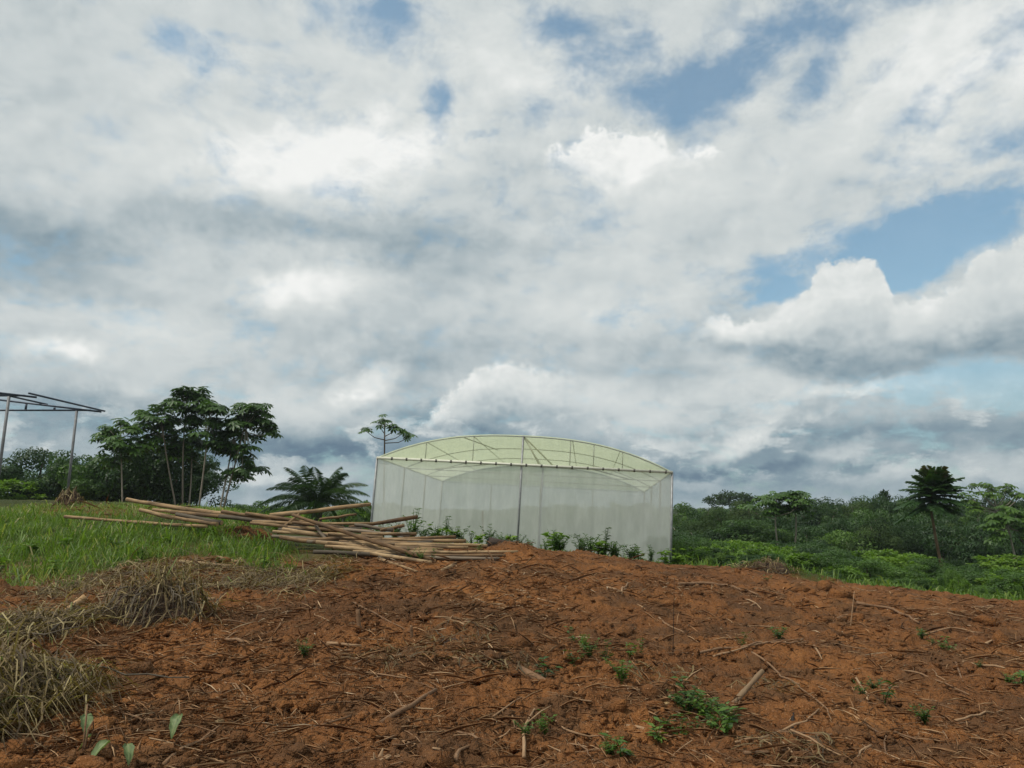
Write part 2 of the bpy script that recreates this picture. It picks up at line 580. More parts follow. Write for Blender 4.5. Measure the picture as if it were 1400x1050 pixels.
M = {}
M['leaf_dark'] = leaf_mat('leaf_dark', [(0, (.018, .042, .014)), (.4, (.034, .078, .020)), (.75, (.062, .128, .028)), (1, (.12, .19, .045))], var=.6)
M['leaf_mid'] = leaf_mat('leaf_mid', [(0, (.030, .064, .014)), (.45, (.062, .130, .022)), (.8, (.105, .195, .030)), (1, (.18, .26, .045))], var=.6)
M['leaf_bright'] = leaf_mat('leaf_bright', [(0, (.065, .12, .018)), (.5, (.13, .235, .03)), (.85, (.20, .31, .042)), (1, (.30, .38, .07))], .4)
M['leaf_far'] = leaf_mat('leaf_far', [(0, (.018, .038, .015)), (.4, (.040, .074, .024)), (.75, (.075, .115, .034)), (1, (.14, .165, .05))], .25, .7, .62, .15)
M['leaf_umbrella'] = leaf_mat('leaf_umbrella', [(0, (.028, .062, .016)), (.5, (.060, .125, .024)), (.85, (.100, .19, .034)), (1, (.16, .25, .055))], .3, .4)
M['leaf_palm'] = leaf_mat('leaf_palm', [(0, (.020, .048, .016)), (.5, (.045, .092, .026)), (1, (.09, .15, .04))], .25, .4)
M['leaf_bronze'] = leaf_mat('leaf_bronze', [(0, (.022, .055, .020)), (.6, (.046, .100, .028)), (.85, (.085, .135, .036)), (1, (.16, .12, .05))], .25, .45, .1)
M['grass_blade'] = leaf_mat('grass_blade', [(0, (.055, .105, .016)), (.35, (.105, .185, .026)), (.7, (.165, .26, .042)), (.88, (.26, .31, .08)), (1, (.40, .35, .17))], .4, .5, 0)
M['dry_grass'] = leaf_mat('dry_grass', [(0, (.055, .036, .018)), (.35, (.115, .078, .034)), (.7, (.24, .175, .075)), (.9, (.43, .35, .17)), (.96, (.14, .18, .05)), (1, (.17, .25, .06))], .25, .65, 0)


def bark_mat(name, stops, sc=(3, 22, 22), rough=.85, space='obj', bstr=.5, patch=False):
    m, bs = new_mat(name)
    p = objco() if space == 'obj' else pos()
    n1 = noise(vm('MULTIPLY', p, sc), 1.0, 6, .65)
    n2 = noise(p, 3.0, 4, .6)
    c = ramp(n1 * .62 + n2 * .28 + (obj_rand() - .5) * .42 + .05, stops)
    if patch: c = mixc(sstep(noise(vm('MULTIPLY', p, (1.6, 7, 7)), 1.0, 4, .65), .52, .66) * .7, c, (.075, .050, .034, 1))
    put(bs.inputs['Base Color'], c)
    bs.inputs['Roughness'].default_value = rough
    bs.inputs['Specular IOR Level'].default_value = .2
    put(bs.inputs['Normal'], bump(n1, bstr, .02))
    return m


M['log_bark'] = bark_mat('log_bark', [(.15, (.060, .036, .022)), (.36, (.175, .106, .054)), (.55, (.305, .198, .102)), (.8, (.46, .325, .18))], patch=True)
M['log_grey'] = bark_mat('log_grey', [(.15, (.05, .042, .032)), (.5, (.13, .105, .075)), (.8, (.27, .21, .15))])
M['cut_wood'] = bark_mat('cut_wood', [(.2, (.26, .15, .07)), (.5, (.44, .28, .14)), (.8, (.56, .38, .21))], (30, 30, 30))
M['stick'] = bark_mat('stick', [(.12, (.11, .064, .036)), (.38, (.21, .120, .064)), (.62, (.33, .205, .112)), (.88, (.48, .34, .20))], (8, 40, 40))
M['litter'] = leaf_mat('litter', [(0, (.10, .052, .025)), (.35, (.19, .100, .047)), (.7, (.32, .185, .092)), (.92, (.48, .33, .19)), (1, (.66, .54, .38))], .0, .85, 0, .15)
M['trunk_pale'] = bark_mat('trunk_pale', [(.2, (.14, .115, .085)), (.5, (.27, .235, .18)), (.8, (.42, .38, .31))], (14, 14, 3))
M['trunk_dark'] = bark_mat('trunk_dark', [(.2, (.035, .028, .02)), (.5, (.085, .068, .048)), (.8, (.17, .14, .10))], (14, 14, 3))
M['trunk_brown'] = bark_mat('trunk_brown', [(.2, (.08, .05, .03)), (.5, (.19, .125, .07)), (.8, (.30, .21, .13))], (14, 14, 3))
M['charred'] = bark_mat('charred', [(.2, (.010, .008, .007)), (.55, (.03, .024, .02)), (.85, (.09, .065, .05))], (6, 26, 26))
M['stone'] = bark_mat('stone', [(.2, (.22, .13, .06)), (.5, (.40, .27, .13)), (.8, (.52, .40, .24))], (9, 9, 9))


def soil_nodes(bs, green=True):
    p = pos()
    big = noise(p, .42, 2, .6)
    mid = noise(p, 2.3, 3, .62)
    fine = noise(p, 17.0, 4, .72)
    grit = noise(p, 75.0, 1, .65)
    f = big * .38 + mid * .32 + fine * .30
    c = ramp(f, [(.30, (.062, .032, .016)), (.42, (.122, .053, .021)), (.51, (.190, .079, .027)), (.60, (.262, .112, .037)), (.74, (.36, .180, .068))])
    c = mixc(sstep(grit, .60, .74) * .65, c, (.40, .22, .11, 1))
    c = mixc(sstep(noise(p, 1.15, 3, .6), .47, .62) * .72, c, (.080, .046, .025, 1))     # dark patches of old leaf mould
    if green:
        g = attr('grass'); w = attr('wild')
        c = mixc(g * .78, c, ramp(mid * .6 + fine * .4, [(.3, (.030, .036, .012)), (.5, (.068, .082, .024)), (.7, (.12, .105, .045))]))
        c = mixc(w * .9, c, ramp(mid * .6 + fine * .4, [(.3, (.018, .030, .010)), (.5, (.036, .060, .016)), (.7, (.075, .080, .030))]))
    put(bs.inputs['Base Color'], c)
    bs.inputs['Roughness'].default_value = .95
    bs.inputs['Specular IOR Level'].default_value = .1
    put(bs.inputs['Normal'], bump(noise(p, 26.0, 2, .7), 1.0, .05))


m, bs = new_mat('red_soil'); soil_nodes(bs); M['soil'] = m
m, bs = new_mat('clod_soil'); soil_nodes(bs, False); M['clod'] = m
m, bs = new_mat('dark_soil')
_nz = noise(objco(), 9.0, 6, .7)
put(bs.inputs['Base Color'], ramp(_nz, [(.3, (.025, .016, .011)), (.5, (.075, .042, .024)), (.7, (.16, .080, .040))]))
bs.inputs['Roughness'].default_value = .95
put(bs.inputs['Normal'], bump(_nz, .9, .06)); M['dark_soil'] = m


def metal_mat(name, c0, c1, rough=.45, metal=.6):
    m, bs = new_mat(name)
    n = noise(objco(), 7.0, 5, .65)
    put(bs.inputs['Base Color'], ramp(n, [(.3, c0), (.7, c1)]))
    bs.inputs['Roughness'].default_value = rough; bs.inputs['Metallic'].default_value = metal
    return m


M['galv'] = metal_mat('galvanised_steel', (.20, .205, .205), (.33, .335, .335), .5, .35)
M['post_grey'] = metal_mat('weathered_post', (.12, .122, .125), (.21, .212, .215), .6, .3)
M['blue_steel'] = metal_mat('primed_steel', (.035, .045, .065), (.07, .085, .12), .55, .2)
M['ivory'] = metal_mat('ivory_profile', (.62, .62, .50), (.76, .75, .62), .5, 0)
M['clip'] = metal_mat('black_clip', (.07, .065, .055), (.12, .11, .09), .6, 0)


def film_mat(name, col, opac, trans, spec=.3):
    m, bs = new_mat(name)
    lk = m.node_tree.links
    p = objco()
    n = noise(vm('MULTIPLY', p, (1.4, 1.4, .35)), 2.2, 6, .6)
    n2 = noise(p, .35, 3, .5)
    cc = mixc(sstep(n, .35, .7), (col[0] * .86, col[1] * .87, col[2] * .86, 1), (col[0], col[1], col[2], 1))
    put(bs.inputs['Base Color'], cc); bs.inputs['Roughness'].default_value = .4; bs.inputs['Specular IOR Level'].default_value = spec
    tr = nn('ShaderNodeBsdfTranslucent'); put(tr.inputs['Color'], cc)
    a = nn('ShaderNodeMixShader'); a.inputs[0].default_value = trans
    lk.new(bs.outputs[0], a.inputs[1]); lk.new(tr.outputs[0], a.inputs[2])
    tp = nn('ShaderNodeBsdfTransparent')
    b = nn('ShaderNodeMixShader'); put(b.inputs[0], opac + (n - .5) * .12 + (n2 - .5) * .12)
    lk.new(tp.outputs[0], b.inputs[1]); lk.new(a.outputs[0], b.inputs[2])
    lk.new(b.outputs[0], m.node_tree.nodes['Material Output'].inputs[0])
    return m


M['net'] = film_mat('insect_net', (.87, .88, .86), .61, .5, .1)
M['film'] = film_mat('roof_film', (.80, .86, .57), .76, .66, .3)
M['gable_film'] = film_mat('gable_film', (.82, .85, .60), .42, .6, .3)


# ---------------------------------------------------------------- the ground: one sheet out to the horizon
def build_ground():
    th = np.concatenate([np.linspace(-math.pi, -.78, 40, endpoint=False), np.linspace(-.78, .78, 760), np.linspace(.78, math.pi, 41)[1:]])
    r = np.concatenate([[.25, 1, 2, 3, 3.6], np.exp(np.linspace(math.log(4.0), math.log(32), 470)), np.exp(np.linspace(math.log(33), math.log(1500), 70))])
    TH, R = np.meshgrid(th, r)
    X, Y = (R * np.sin(TH)).ravel(), (R * np.cos(TH)).ravel()
    Z = T0(X, Y)
    dirt, grass, wild = masks(X, Y, Z)
    Z = Z + bumps(X, Y, dirt)
    near = (R.ravel() < 40)
    rid = 1 - np.abs(2 * fbm(X * 5.5, Y * 5.5, 3, 41) - 1)
    Z = Z + near * (.3 + .7 * dirt) * ((fbm(X * 9, Y * 9, 3, 51, .6) - .5) * .12 - (rid > .86) * (rid - .86) * .22 + (fbm(X * 24, Y * 24, 2, 61) - .5) * .040)
    nt, nr = len(th), len(r)
    i = np.arange(nr - 1)[:, None] * nt; j = np.arange(nt - 1)[None]
    q = np.stack([i + j, i + j + 1, i + nt + j + 1, i + nt + j], -1).reshape(-1, 4)[:, ::-1]
    me = mesh('ground', np.stack([X, Y, Z], 1), q, [M['soil']], True, None, {'grass': grass, 'wild': wild})
    ob('ground', me, kind='structure', label='cleared red laterite hillside with grass on its left')


build_ground()


# ---------------------------------------------------------------- greenhouse
def build_greenhouse():
    HW, H, RISE, D = 5.2, 3.02, 1.03, 12.5
    tilt, yaw = math.radians(3.3), math.radians(-5.5)
    rc = at(917, 769, 26.0)
    g = ob('greenhouse', None, label='arched white net greenhouse with pale green film roof behind the log pile', cat='greenhouse')
    rot = Matrix.Rotation(yaw, 3, 'Z') @ Matrix.Rotation(tilt, 3, 'Y')
    g.rotation_euler = rot.to_euler()
    g.location = rc - rot @ Vector((HW, 0, 0))

    def arc(x): return H + RISE * (1 - abs(x / HW) ** 2.5)
    xs = np.linspace(-HW, HW, 29)
    ys = [0, D / 3, 2 * D / 3, D]

    def part(name, b, mat, parent=g, smooth_=False): return ob(name, b.mesh(name, mat, smooth_), parent)

    for y in ys:                                              # hoops and side posts
        part('roof_hoop', MB().tube([(x, y, arc(x) - .03) for x in xs], .017, 6), M['galv'], smooth_=True)
        for sx in (-1, 1):
            p = part('post', MB().tube([(sx * HW, y, -1.0), (sx * HW, y, H)], .04, 8), M['galv'], smooth_=True)
        if y > 0:
            part('tie_beam', MB().tube([(-HW, y, H - .02), (HW, y, H - .02)], .016, 6), M['galv'], smooth_=True)
    for x in (-3.45, -1.75, 1.68, 2.5, 3.5):                   # gable struts
        part('gable_strut', MB().tube([(x, .02, H), (x, .02, arc(x) - .05)], .015, 6), M['galv'], smooth_=True)
    part('post', MB().tube([(0, .02, -1.0), (0, .02, arc(0))], .038, 8), M['galv'], smooth_=True)
    part('post', MB().tube([(.75, .03, -1.0), (.75, .03, H)], .022, 6), M['galv'], smooth_=True)
    part('post', MB().tube([(.32, D * .5, -1.0), (.32, D * .5, H)], .03, 6), M['galv'], smooth_=True)
    for x in (-2.6, 2.6):
        part('post', MB().tube([(x, D, -1.0), (x, D, H)], .03, 6), M['galv'], smooth_=True)
    part('brace', MB().tube([(.05, .05, arc(0) - .05), (.62, .25, H + .03)], .032, 6), M['ivory'], smooth_=True)
    part('brace', MB().tube([(.05, .05, arc(0) - .05), (1.1, 1.6, H + .1)], .028, 6), M['ivory'], smooth_=True)
    part('brace', MB().tube([(-3.9, 4.1, H), (-.7, .1, H + .05)], .03, 6), M['ivory'], smooth_=True)
    part('brace', MB().tube([(-2.1, .1, arc(-2.1) - .05), (-1.2, 2.6, arc(-1.2) - .25)], .02, 6), M['galv'], smooth_=True)
    part('brace', MB().tube([(3.9, 4.1, H), (2.2, .1, H + .05)], .024, 6), M['galv'], smooth_=True)
    # the ivory profile along the front eave, with its black clips
    bm_ = MB().bar((-HW, -.03, H), (HW, -.03, H), .06, .085)
    beam = part('front_eave_beam', bm_, M['ivory'])
    clip = None
    for i in range(19):
        x = -HW + .55 + i * .535
        if clip is None:
            me = MB().bar((-.03, 0, 0), (.03, 0, 0), .07, .10).mesh('clip', M['clip'])
            clip = 1
        ob('clip', me, beam, loc=(x, -.03, H - .006))
    for sx in (-1, 1):
        part('side_eave_rail', MB().tube([(sx * HW, 0, H + .012), (sx * HW, D, H + .012)], .028, 6), M['ivory'], smooth_=True)
    for x in (-3.4, -1.75, 0, 1.75, 3.4):
        part('purlin', MB().tube([(x, 0, arc(x) - .05), (x, D, arc(x) - .05)], .013, 6), M['galv'], smooth_=True)
    part('window_frame', MB().bar((-.75, D * .55, H - .25), (-.35, D * .55, H - .25), .03).bar((-.75, D * .55, H + .05), (-.35, D * .55, H + .05), .03)
         .bar((-.75, D * .55, H - .25), (-.75, D * .55, H + .05), .03).bar((-.35, D * .55, H - .25), (-.35, D * .55, H + .05), .03), M['galv'])

    def sheet(name, mat, fn, nu, nv, seed, amp, parent=g):
        u, v = np.meshgrid(np.linspace(0, 1, nu), np.linspace(0, 1, nv))
        P, N = fn(u.ravel(), v.ravel())
        w = (fbm(u.ravel() * 9 + seed, v.ravel() * 2.2, 3, seed) - .5) * 2 * amp * np.sin(np.pi * np.clip(u.ravel(), 0, 1)) ** .5
        P = P + N * w[:, None]
        i = np.arange(nv - 1)[:, None] * nu; j = np.arange(nu - 1)[None]
        q = np.stack([i + j, i + j + 1, i + nu + j + 1, i + nu + j], -1).reshape(-1, 4)
        return ob(name, mesh(name, P, q, [mat], True), parent)

    def st(*a): return np.stack(np.broadcast_arrays(*a), -1).astype(float)
    for k, (xa, xb) in enumerate([(-HW, 0), (0, HW)]):        # front and back nets
        for yy, s in ((0, 1), (D, 2)):
            sheet('net_panel', M['net'], lambda u, v: (st(xa + (xb - xa) * u, yy, -1.0 + (H + .98) * v), np.array([0, 1., 0])), 40, 14, 3 + k + 5 * s, .05)
    for k in range(3):                                        # side nets and roof film, bay by bay
        for sx in (-1, 1):
            sheet('net_panel', M['net'], lambda u, v: (st(sx * (HW + .01), ys[k] + (ys[k + 1] - ys[k]) * u, -1.0 + (H + .98) * v), np.array([1., 0, 0])), 24, 10, 20 + k + 3 * sx, .05)

        def roof(u, v):
            x = -HW + 2 * HW * v
            return st(x, ys[k] + (ys[k + 1] - ys[k]) * u, H + .02 + RISE * (1 - np.abs(x / HW) ** 2.5)), np.array([0, 0, 1.])
        sheet('roof_film', M['film'], roof, 16, 57, 40 + k, .035)
    for yy in (-.012, D + .012):
        def gab(u, v):
            x = -HW + 2 * HW * u
            return st(x, yy, H + .01 + v * (RISE * (1 - np.abs(x / HW) ** 2.5))), np.array([0, 1., 0])
        sheet('gable_film', M['gable_film' if yy < 0 else 'film'], gab, 57, 6, 60, .03)


build_greenhouse()


# ---------------------------------------------------------------- bare steel frame of a shed, running out of the picture
def build_shed():
    far, near = at(105, 562, 29.0), at(12, 545, 25.8)
    base_f = hit(92, 688)
    s = ob('shed_frame', None, loc=(far.x, far.y, base_f.z - .15), label='bare steel shed frame with grey posts and dark roof trusses', cat='shed frame')
    ht = far.z - (base_f.z - .15)
    sl = (far.x - near.x) / (far.y - near.y)
    W = 8.0
    L = far.y - near.y

    def part(name, b, mat): return ob(name, b.mesh(name, mat), s)
    foot = -.4
    for yy in (0, -L):
        for xx in (0, -W):
            xo = xx + sl * yy
            part('post', MB().tube([(xo, yy, foot), (xo, yy, ht)], .05, 8), M['post_grey'])
        xo = sl * yy
        c0, c1 = (xo + .55, yy, ht + .03), (xo - W - .55, yy, ht + .03)
        part('bottom_chord', MB().bar(c0, c1, .06), M['blue_steel'])
        ap = (xo - W / 2, yy, ht + .55)
        part('rafter', MB().bar((xo + .95, yy + .002, ht - .03), ap, .065), M['blue_steel'])
        part('rafter', MB().bar((xo - W - .95, yy + .002, ht - .03), ap, .065), M['blue_steel'])
        for t in (.22, .5, .8):
            for sd in (1, -1):
                xx = xo - W / 2 + sd * (W / 2) * (1 - t)
                part('truss_strut', MB().bar((xx, yy, ht + .06), (xx, yy, ht + .02 + .53 * t), .06), M['blue_steel'])
    for xx in (.9, -1.4, -W / 2, -W + 1.4, -W - .9):
        zz = ht + .55 - abs(xx + W / 2) / (W / 2 + .95) * .58 + .075
        part('purlin', MB().bar((xx, .35, zz), (xx - sl * L, -L - .35, zz), .055), M['blue_steel'])


build_shed()


# ---------------------------------------------------------------- plants
def bushy(seed, rx, rz, n_cl, n_leaf, lsize, mat, shape='ball', wl=.55, lump=False):
    """a crown of leaf clumps, base of crown at z = 0, top near z = 2*rz"""
    g = np.random.default_rng(seed)
    b = MB()
    ph = g.uniform(0, 2 * np.pi, n_cl); ct = g.uniform(-.75, 1, n_cl)
    rr = g.uniform(.35, 1.0, n_cl) ** .5 * g.uniform(.75, 1.18, n_cl)
    st_ = np.sqrt(1 - ct ** 2)
    C = np.stack([np.cos(ph) * st_ * rx * rr, np.sin(ph) * st_ * rx * rr, rz + ct * rz * rr], 1)
    if shape == 'cone':
        h = g.uniform(0, 1, n_cl); rad = rx * (1 - h * .92) * g.uniform(.5, 1.05, n_cl)
        C = np.stack([np.cos(ph) * rad, np.sin(ph) * rad, h * 2 * rz], 1)
    if shape == 'flat':
        C[:, 2] = rz * 1.2 + (C[:, 2] - rz) * .75 + .35 * rz * (1 - (np.hypot(C[:, 0], C[:, 1]) / rx) ** 2)
    cr = g.uniform(.16, .30, n_cl) * rx * (1.5 if lump else 1)
    idx = np.repeat(np.arange(n_cl), n_leaf)
    k = len(idx)
    off = unit(g.normal(0, 1, (k, 3))) * (g.uniform(0, 1, k) ** .45)[:, None] * cr[idx][:, None] * [1, 1, .62]
    P = C[idx] + off
    out = unit(P - [0, 0, rz * .8])
    Dv = unit(off * .7 / cr[idx][:, None] + out * .5 + g.normal(0, .55, (k, 3)) + [0, 0, -.25])
    N = unit(out * .5 + g.normal(0, .45, (k, 3)) + [0, 0, .9])
    if lump:                                        # rounded lumps: leaves lie on the clump's outside
        od = unit(g.normal(0, 1, (k, 3)) + [0, 0, .25])
        P = C[idx] + od * (g.uniform(.72, 1.06, k) * cr[idx])[:, None] * [1, 1, .72]
        Dv = unit(np.cross(od, g.normal(0, 1, (k, 3))) + [0, 0, -.35])
        N = unit(od + [0, 0, .35] + g.normal(0, .30, (k, 3)))
    cl = g.uniform(0, 1, n_cl)
    rn = np.clip(cl[idx] * .55 + g.uniform(0, .45, k), 0, 1)
    ls = lsize * g.uniform(.6, 1.3, k)
    b.leaves(P, Dv, N, ls, ls * wl, rn)
    return b.mesh('crown', mat)


def trunk_mesh(seed, h, r, mat, limbs=4, spread=.5, lean=(0, 0)):
    g = np.random.default_rng(seed)
    b = MB()
    n = 7
    z = np.linspace(-.3, h, n)
    w = np.cumsum(g.normal(0, .02 * h, (n, 2)), 0) * np.linspace(0, 1, n)[:, None]
    pts = np.stack([w[:, 0] + lean[0] * z / h, w[:, 1] + lean[1] * z / h, z], 1)
    b.tube(pts, np.linspace(r, r * .45, n), 7)
    for i in range(limbs):
        k = g.uniform(.5, .95); p0 = np.array([np.interp(k * h, z, pts[:, a]) for a in range(3)])
        a = g.uniform(0, 6.28); L = h * spread * g.uniform(.5, 1)
        d = np.array([math.cos(a), math.sin(a), g.uniform(.5, 1.1)]) * L
        b.tube([p0, p0 + d * .5 + [0, 0, .05 * L], p0 + d], [r * .4, r * .28, r * .12], 5)
    return b.mesh('trunk', mat, True)


def palmate(b, g, c, r, k=9, n_ros=9, up=.35, rnd0=.0):
    """a rosette of big hand-shaped leaves on long stalks round the tip c"""
    for i in range(n_ros):
        a = i / n_ros * 6.283 + g.uniform(-.3, .3)
        e = g.uniform(-.25, .75) + up * .3
        d = np.array([math.cos(a) * math.cos(e), math.sin(a) * math.cos(e), math.sin(e)])
        st_len = r * g.uniform(.55, 1.15)
        hub = c + d * st_len
        rr = r * g.uniform(.65, 1.05)
        n = unit(np.array([d[0] * .45, d[1] * .45, 1.0]) + g.normal(0, .18, 3))
        t1 = unit(np.cross(n, [0.3, 1, 0.1])); t2 = np.cross(n, t1)
        aa = np.arange(k) / k * 6.283 + g.uniform(0, 1)
        Dv = np.cos(aa)[:, None] * t1 + np.sin(aa)[:, None] * t2 - n * g.uniform(.15, .45)
        rn = np.clip(rnd0 + g.uniform(.1, .75) + g.uniform(-.08, .08, k), 0, 1)
        b.leaves(np.repeat(hub[None], k, 0), Dv, np.repeat(n[None], k, 0), rr * g.uniform(.8, 1.05, k), rr * .36, rn, .1, .62)
        b.tube([c, hub], [.012, .006], 3, .4, False)


def umbrella_tree(name, label, group, base, top, tips, r_leaf, trunk_r, seed, n_ros=9, mat='leaf_umbrella', tmat='trunk_pale', mid=None, scale_rnd=0.0, extra=1):
    """slim parasol tree: base and top points, tips = world points of branch ends"""
    g = np.random.default_rng(seed)
    t = ob(name, None, loc=base, label=label, cat='tree', group=group)
    B = np.array(base); Tt = np.array(top) - B
    n = 7; k = np.linspace(0, 1, n)[:, None]
    bow = np.array(mid) if mid is not None else g.normal(0, .06, 3) * [1, 1, 0]
    pts = k * Tt + np.sin(k * math.pi) * bow
    pts[0, 2] -= .3
    ob('trunk', MB().tube(pts, np.linspace(trunk_r, trunk_r * .55, n), 7, .5, True, .04).mesh('trunk', M[tmat], True), t)
    cr = MB(); br = MB()
    tips = [np.array(q) for q in tips]
    sz = r_leaf / .6
    tips += [q + np.array([g.normal(0, .42), g.normal(0, .5), g.uniform(-.75, .15)]) * sz for q in tips for _ in range(extra)]
    for tip in tips:
        q = np.array(tip) - B
        s = np.clip(.93 - .55 * np.linalg.norm((q - Tt)[:2]) / max(np.linalg.norm(Tt), .1), .45, .97)
        o = np.array([np.interp(s, k[:, 0], pts[:, a]) for a in range(3)])
        m_ = o + (q - o) * .55 + [0, 0, -.10 * np.linalg.norm(q - o)]
        br.tube([o, m_, q], [trunk_r * .5, trunk_r * .36, trunk_r * .25], 5)
        palmate(cr, g, q, r_leaf * g.uniform(.85, 1.12), 8, n_ros, .35, scale_rnd)
    palmate(cr, g, Tt, r_leaf, 8, n_ros, .6, scale_rnd)
    br.tube([pts[-2], Tt], trunk_r * .5, 5)
    c = ob('crown', cr.mesh('crown', M[mat]), t)
    ob('branches', br.mesh('branches', M[tmat], True), c)
    return t


def ground_under(px, d):
    x = (px - 700) / 1047.0 * d
    return Vector((x, d, tz(x, d)))


GR_L = 'umbrella trees beside the log pile'
# the stand of parasol trees beyond the logs: (base px, top px/py, tips px/py/depth offset)
stand = [
    (241, (221, 572), [(200, 566, 0), (215, 556, .5), (196, 580, -.4), (232, 590, .6), (208, 596, .2)], 46.0, 'tall pale umbrella tree leaning left in the stand beside the logs'),
    (249, (255, 536), [(236, 548, .4), (250, 534, -.3), (272, 540, .6), (262, 556, -.6), (240, 572, .3), (272, 566, .2), (256, 584, -.2)], 46.6, 'tallest umbrella tree in the stand beside the logs'),
    (256, (262, 600), [(250, 612, .4), (276, 606, .3), (262, 622, -.3), (240, 606, .2)], 47.4, 'thin short umbrella tree under the crowns of its stand'),
    (270, (288, 550), [(276, 556, .5), (300, 556, -.4), (292, 574, .5), (306, 578, .2), (280, 590, -.2), (300, 600, .2)], 45.6, 'straight umbrella tree in the middle of the stand'),
    (298, (322, 576), [(316, 588, .3), (332, 592, -.3), (310, 604, .4), (326, 612, -.2), (338, 634, .2), (318, 640, .1)], 46.2, 'pale forked looking umbrella tree leaning right in the stand'),
    (302, (340, 556), [(330, 553, .4), (352, 556, -.3), (346, 570, .4), (362, 578, 0), (336, 574, .2), (352, 640, .2), (340, 610, -.3)], 45.2, 'most slanted umbrella tree on the right edge of its stand'),
]
for i, (bx, tp, tips, d, lab) in enumerate(stand):
    umbrella_tree('umbrella_tree', lab, GR_L, ground_under(bx, d), at(tp[0], tp[1] + 6, d), [at(a, b_ + 5, d + c_) for a, b_, c_ in tips], .60, .06, 100 + i, 9, extra=1)
umbrella_tree('umbrella_tree', 'slim dark umbrella tree between shed frame and tall stand', GR_L, ground_under(166, 44.5), at(165, 582, 44.5),
              [at(150, 588, 44.8), at(178, 590, 44.2), at(142, 596, 44.5), at(160, 604, 44.1), at(184, 602, 44.8), at(152, 616, 44.5), at(176, 618, 44.2), at(165, 630, 44.7)], .52, .05, 120, 9)
umbrella_tree('umbrella_sapling', 'lone umbrella sapling showing above the greenhouse roof', None, ground_under(524, 46), at(526, 576, 46),
              [at(501, 590, 46.3), at(552, 592, 45.7), at(560, 598, 46), at(520, 582, 46.4), at(540, 586, 45.6)], .46, .07, 130, 6, tmat='trunk_dark', extra=0)
# pair of parasol trees out in the green slope
for i, (bx, tp, tips) in enumerate([(1066, (1062, 678), [(1050, 680, .5), (1072, 682, -.5), (1056, 690, .2), (1046, 690, -.4), (1070, 694, .3)]),
                                    (1076, (1084, 676), [(1074, 678, .5), (1094, 676, -.4), (1102, 686, .2), (1088, 690, -.5), (1078, 694, .4), (1098, 696, .3)])]):
    umbrella_tree('umbrella_tree', ['slim umbrella tree with straighter trunk of the pair beyond the greenhouse', 'umbrella tree with bent trunk of the pair beyond the greenhouse'][i],
                  'pair of umbrella trees beyond the greenhouse', ground_under(bx, 50), at(tp[0], tp[1] + 2, 50), [at(a, b_ + 2, 50 + c_) for a, b_, c_ in tips], .52, .07, 140 + i, 8,
                  mid=(-.25 if i == 0 else .3, 0, 0), scale_rnd=.25)
umbrella_tree('umbrella_tree', 'pale open umbrella tree with airy leaf clusters beyond the slope', None, ground_under(1386, 62), at(1356, 672, 62),
              [at(1334, 664, 62), at(1322, 678, 62.5), at(1342, 676, 61.5), at(1376, 668, 62), at(1390, 676, 61.5), at(1382, 690, 62.4), at(1330, 690, 61.6)], .55, .10, 150, 7,
              mat='leaf_bright', scale_rnd=-.1)
umbrella_tree('umbrella_tree', 'thin pale trunked tree among bushes at the slope foot', None, ground_under(1390, 46), at(1374, 700, 46),
              [at(1362, 706, 46), at(1390, 704, 46.4), at(1378, 714, 45.6), at(1350, 722, 46), at(1398, 726, 46)], .5, .075, 151, 8, mat='leaf_mid')


# rosette tree on the right: long feathery leaves round one stem
def feather(b, g, o, d, L, k, lw, droop, rnd, wf=.24):
    """one long leaf: a rib with leaflets on both sides"""
    d = unit(np.array(d, float)); s = unit(np.cross(d, [0, 0, 1.0]) + 1e-6); u = np.cross(s, d)
    t = np.linspace(0, 1, k)
    P = o + d * (L * t)[:, None] + np.array([0, 0, -1.0]) * (droop * L * t ** 2)[:, None]
    b.tube(P[::max(1, k // 6)], np.linspace(.02, .006, len(P[::max(1, k // 6)])), 3, .3, False)
    tan = np.gradient(P, axis=0)
    tan = unit(tan)
    for sd in (1, -1):
        Dv = tan * .55 + s * sd + np.array([0, 0, -.25 - .35 * (wf < .1)]) + g.normal(0, .08, (k, 3))
        ll = lw * np.sin(np.clip(t * .92 + .08, 0, 1) * math.pi) ** .5 * g.uniform(.85, 1.1, k)
        b.leaves(P, Dv, np.repeat(u[None], k, 0) + g.normal(0, .1, (k, 3)), ll, ll * wf, np.clip(rnd + g.uniform(-.1, .1, k), 0, 1), .1, .5)


def rosette_tree():
    d = 38.0
    base = at(1295, 801, d); base.z = tz(base.x, base.y)
    t = ob('rosette_tree', None, loc=base, label='slim tree with dense rosette of long feathery leaves on bare brown trunk', cat='tree')
    top = np.array(at(1278, 655, d)) - np.array(base)
    low = np.array(at(1272, 690, d)) - np.array(base)
    k = np.linspace(0, 1, 9)[:, None]
    pts = np.concatenate([k * low, [(low + top) / 2, top]]) + 0
    pts[:9] += np.sin(k * math.pi) * [-.08, 0, 0]
    pts[0, 2] -= .3
    ob('trunk', MB().tube(pts, np.linspace(.08, .05, len(pts)), 8, .5, True, .07).mesh('trunk', M['trunk_brown'], True), t)
    g = np.random.default_rng(7)
    b = MB()
    n = 60
    for i in range(n):
        f = i / n
        o = low + (top - low) * (f ** .8) + [0, 0, -.1]
        a = i * 2.399 + g.uniform(-.2, .2)
        e = -.12 + 1.25 * f ** 1.5 + g.uniform(-.13, .13)
        L = (1.75 - .75 * f ** 3) * g.uniform(.78, 1.12)
        feather(b, g, o, (math.cos(a) * math.cos(e), math.sin(a) * math.cos(e), math.sin(e)), L, 20, .46, .24 - .05 * f, .25 + .5 * f + (.22 if f > .86 else 0), .44)
    ob('crown', b.mesh('crown', M['leaf_bronze']), t)


rosette_tree()


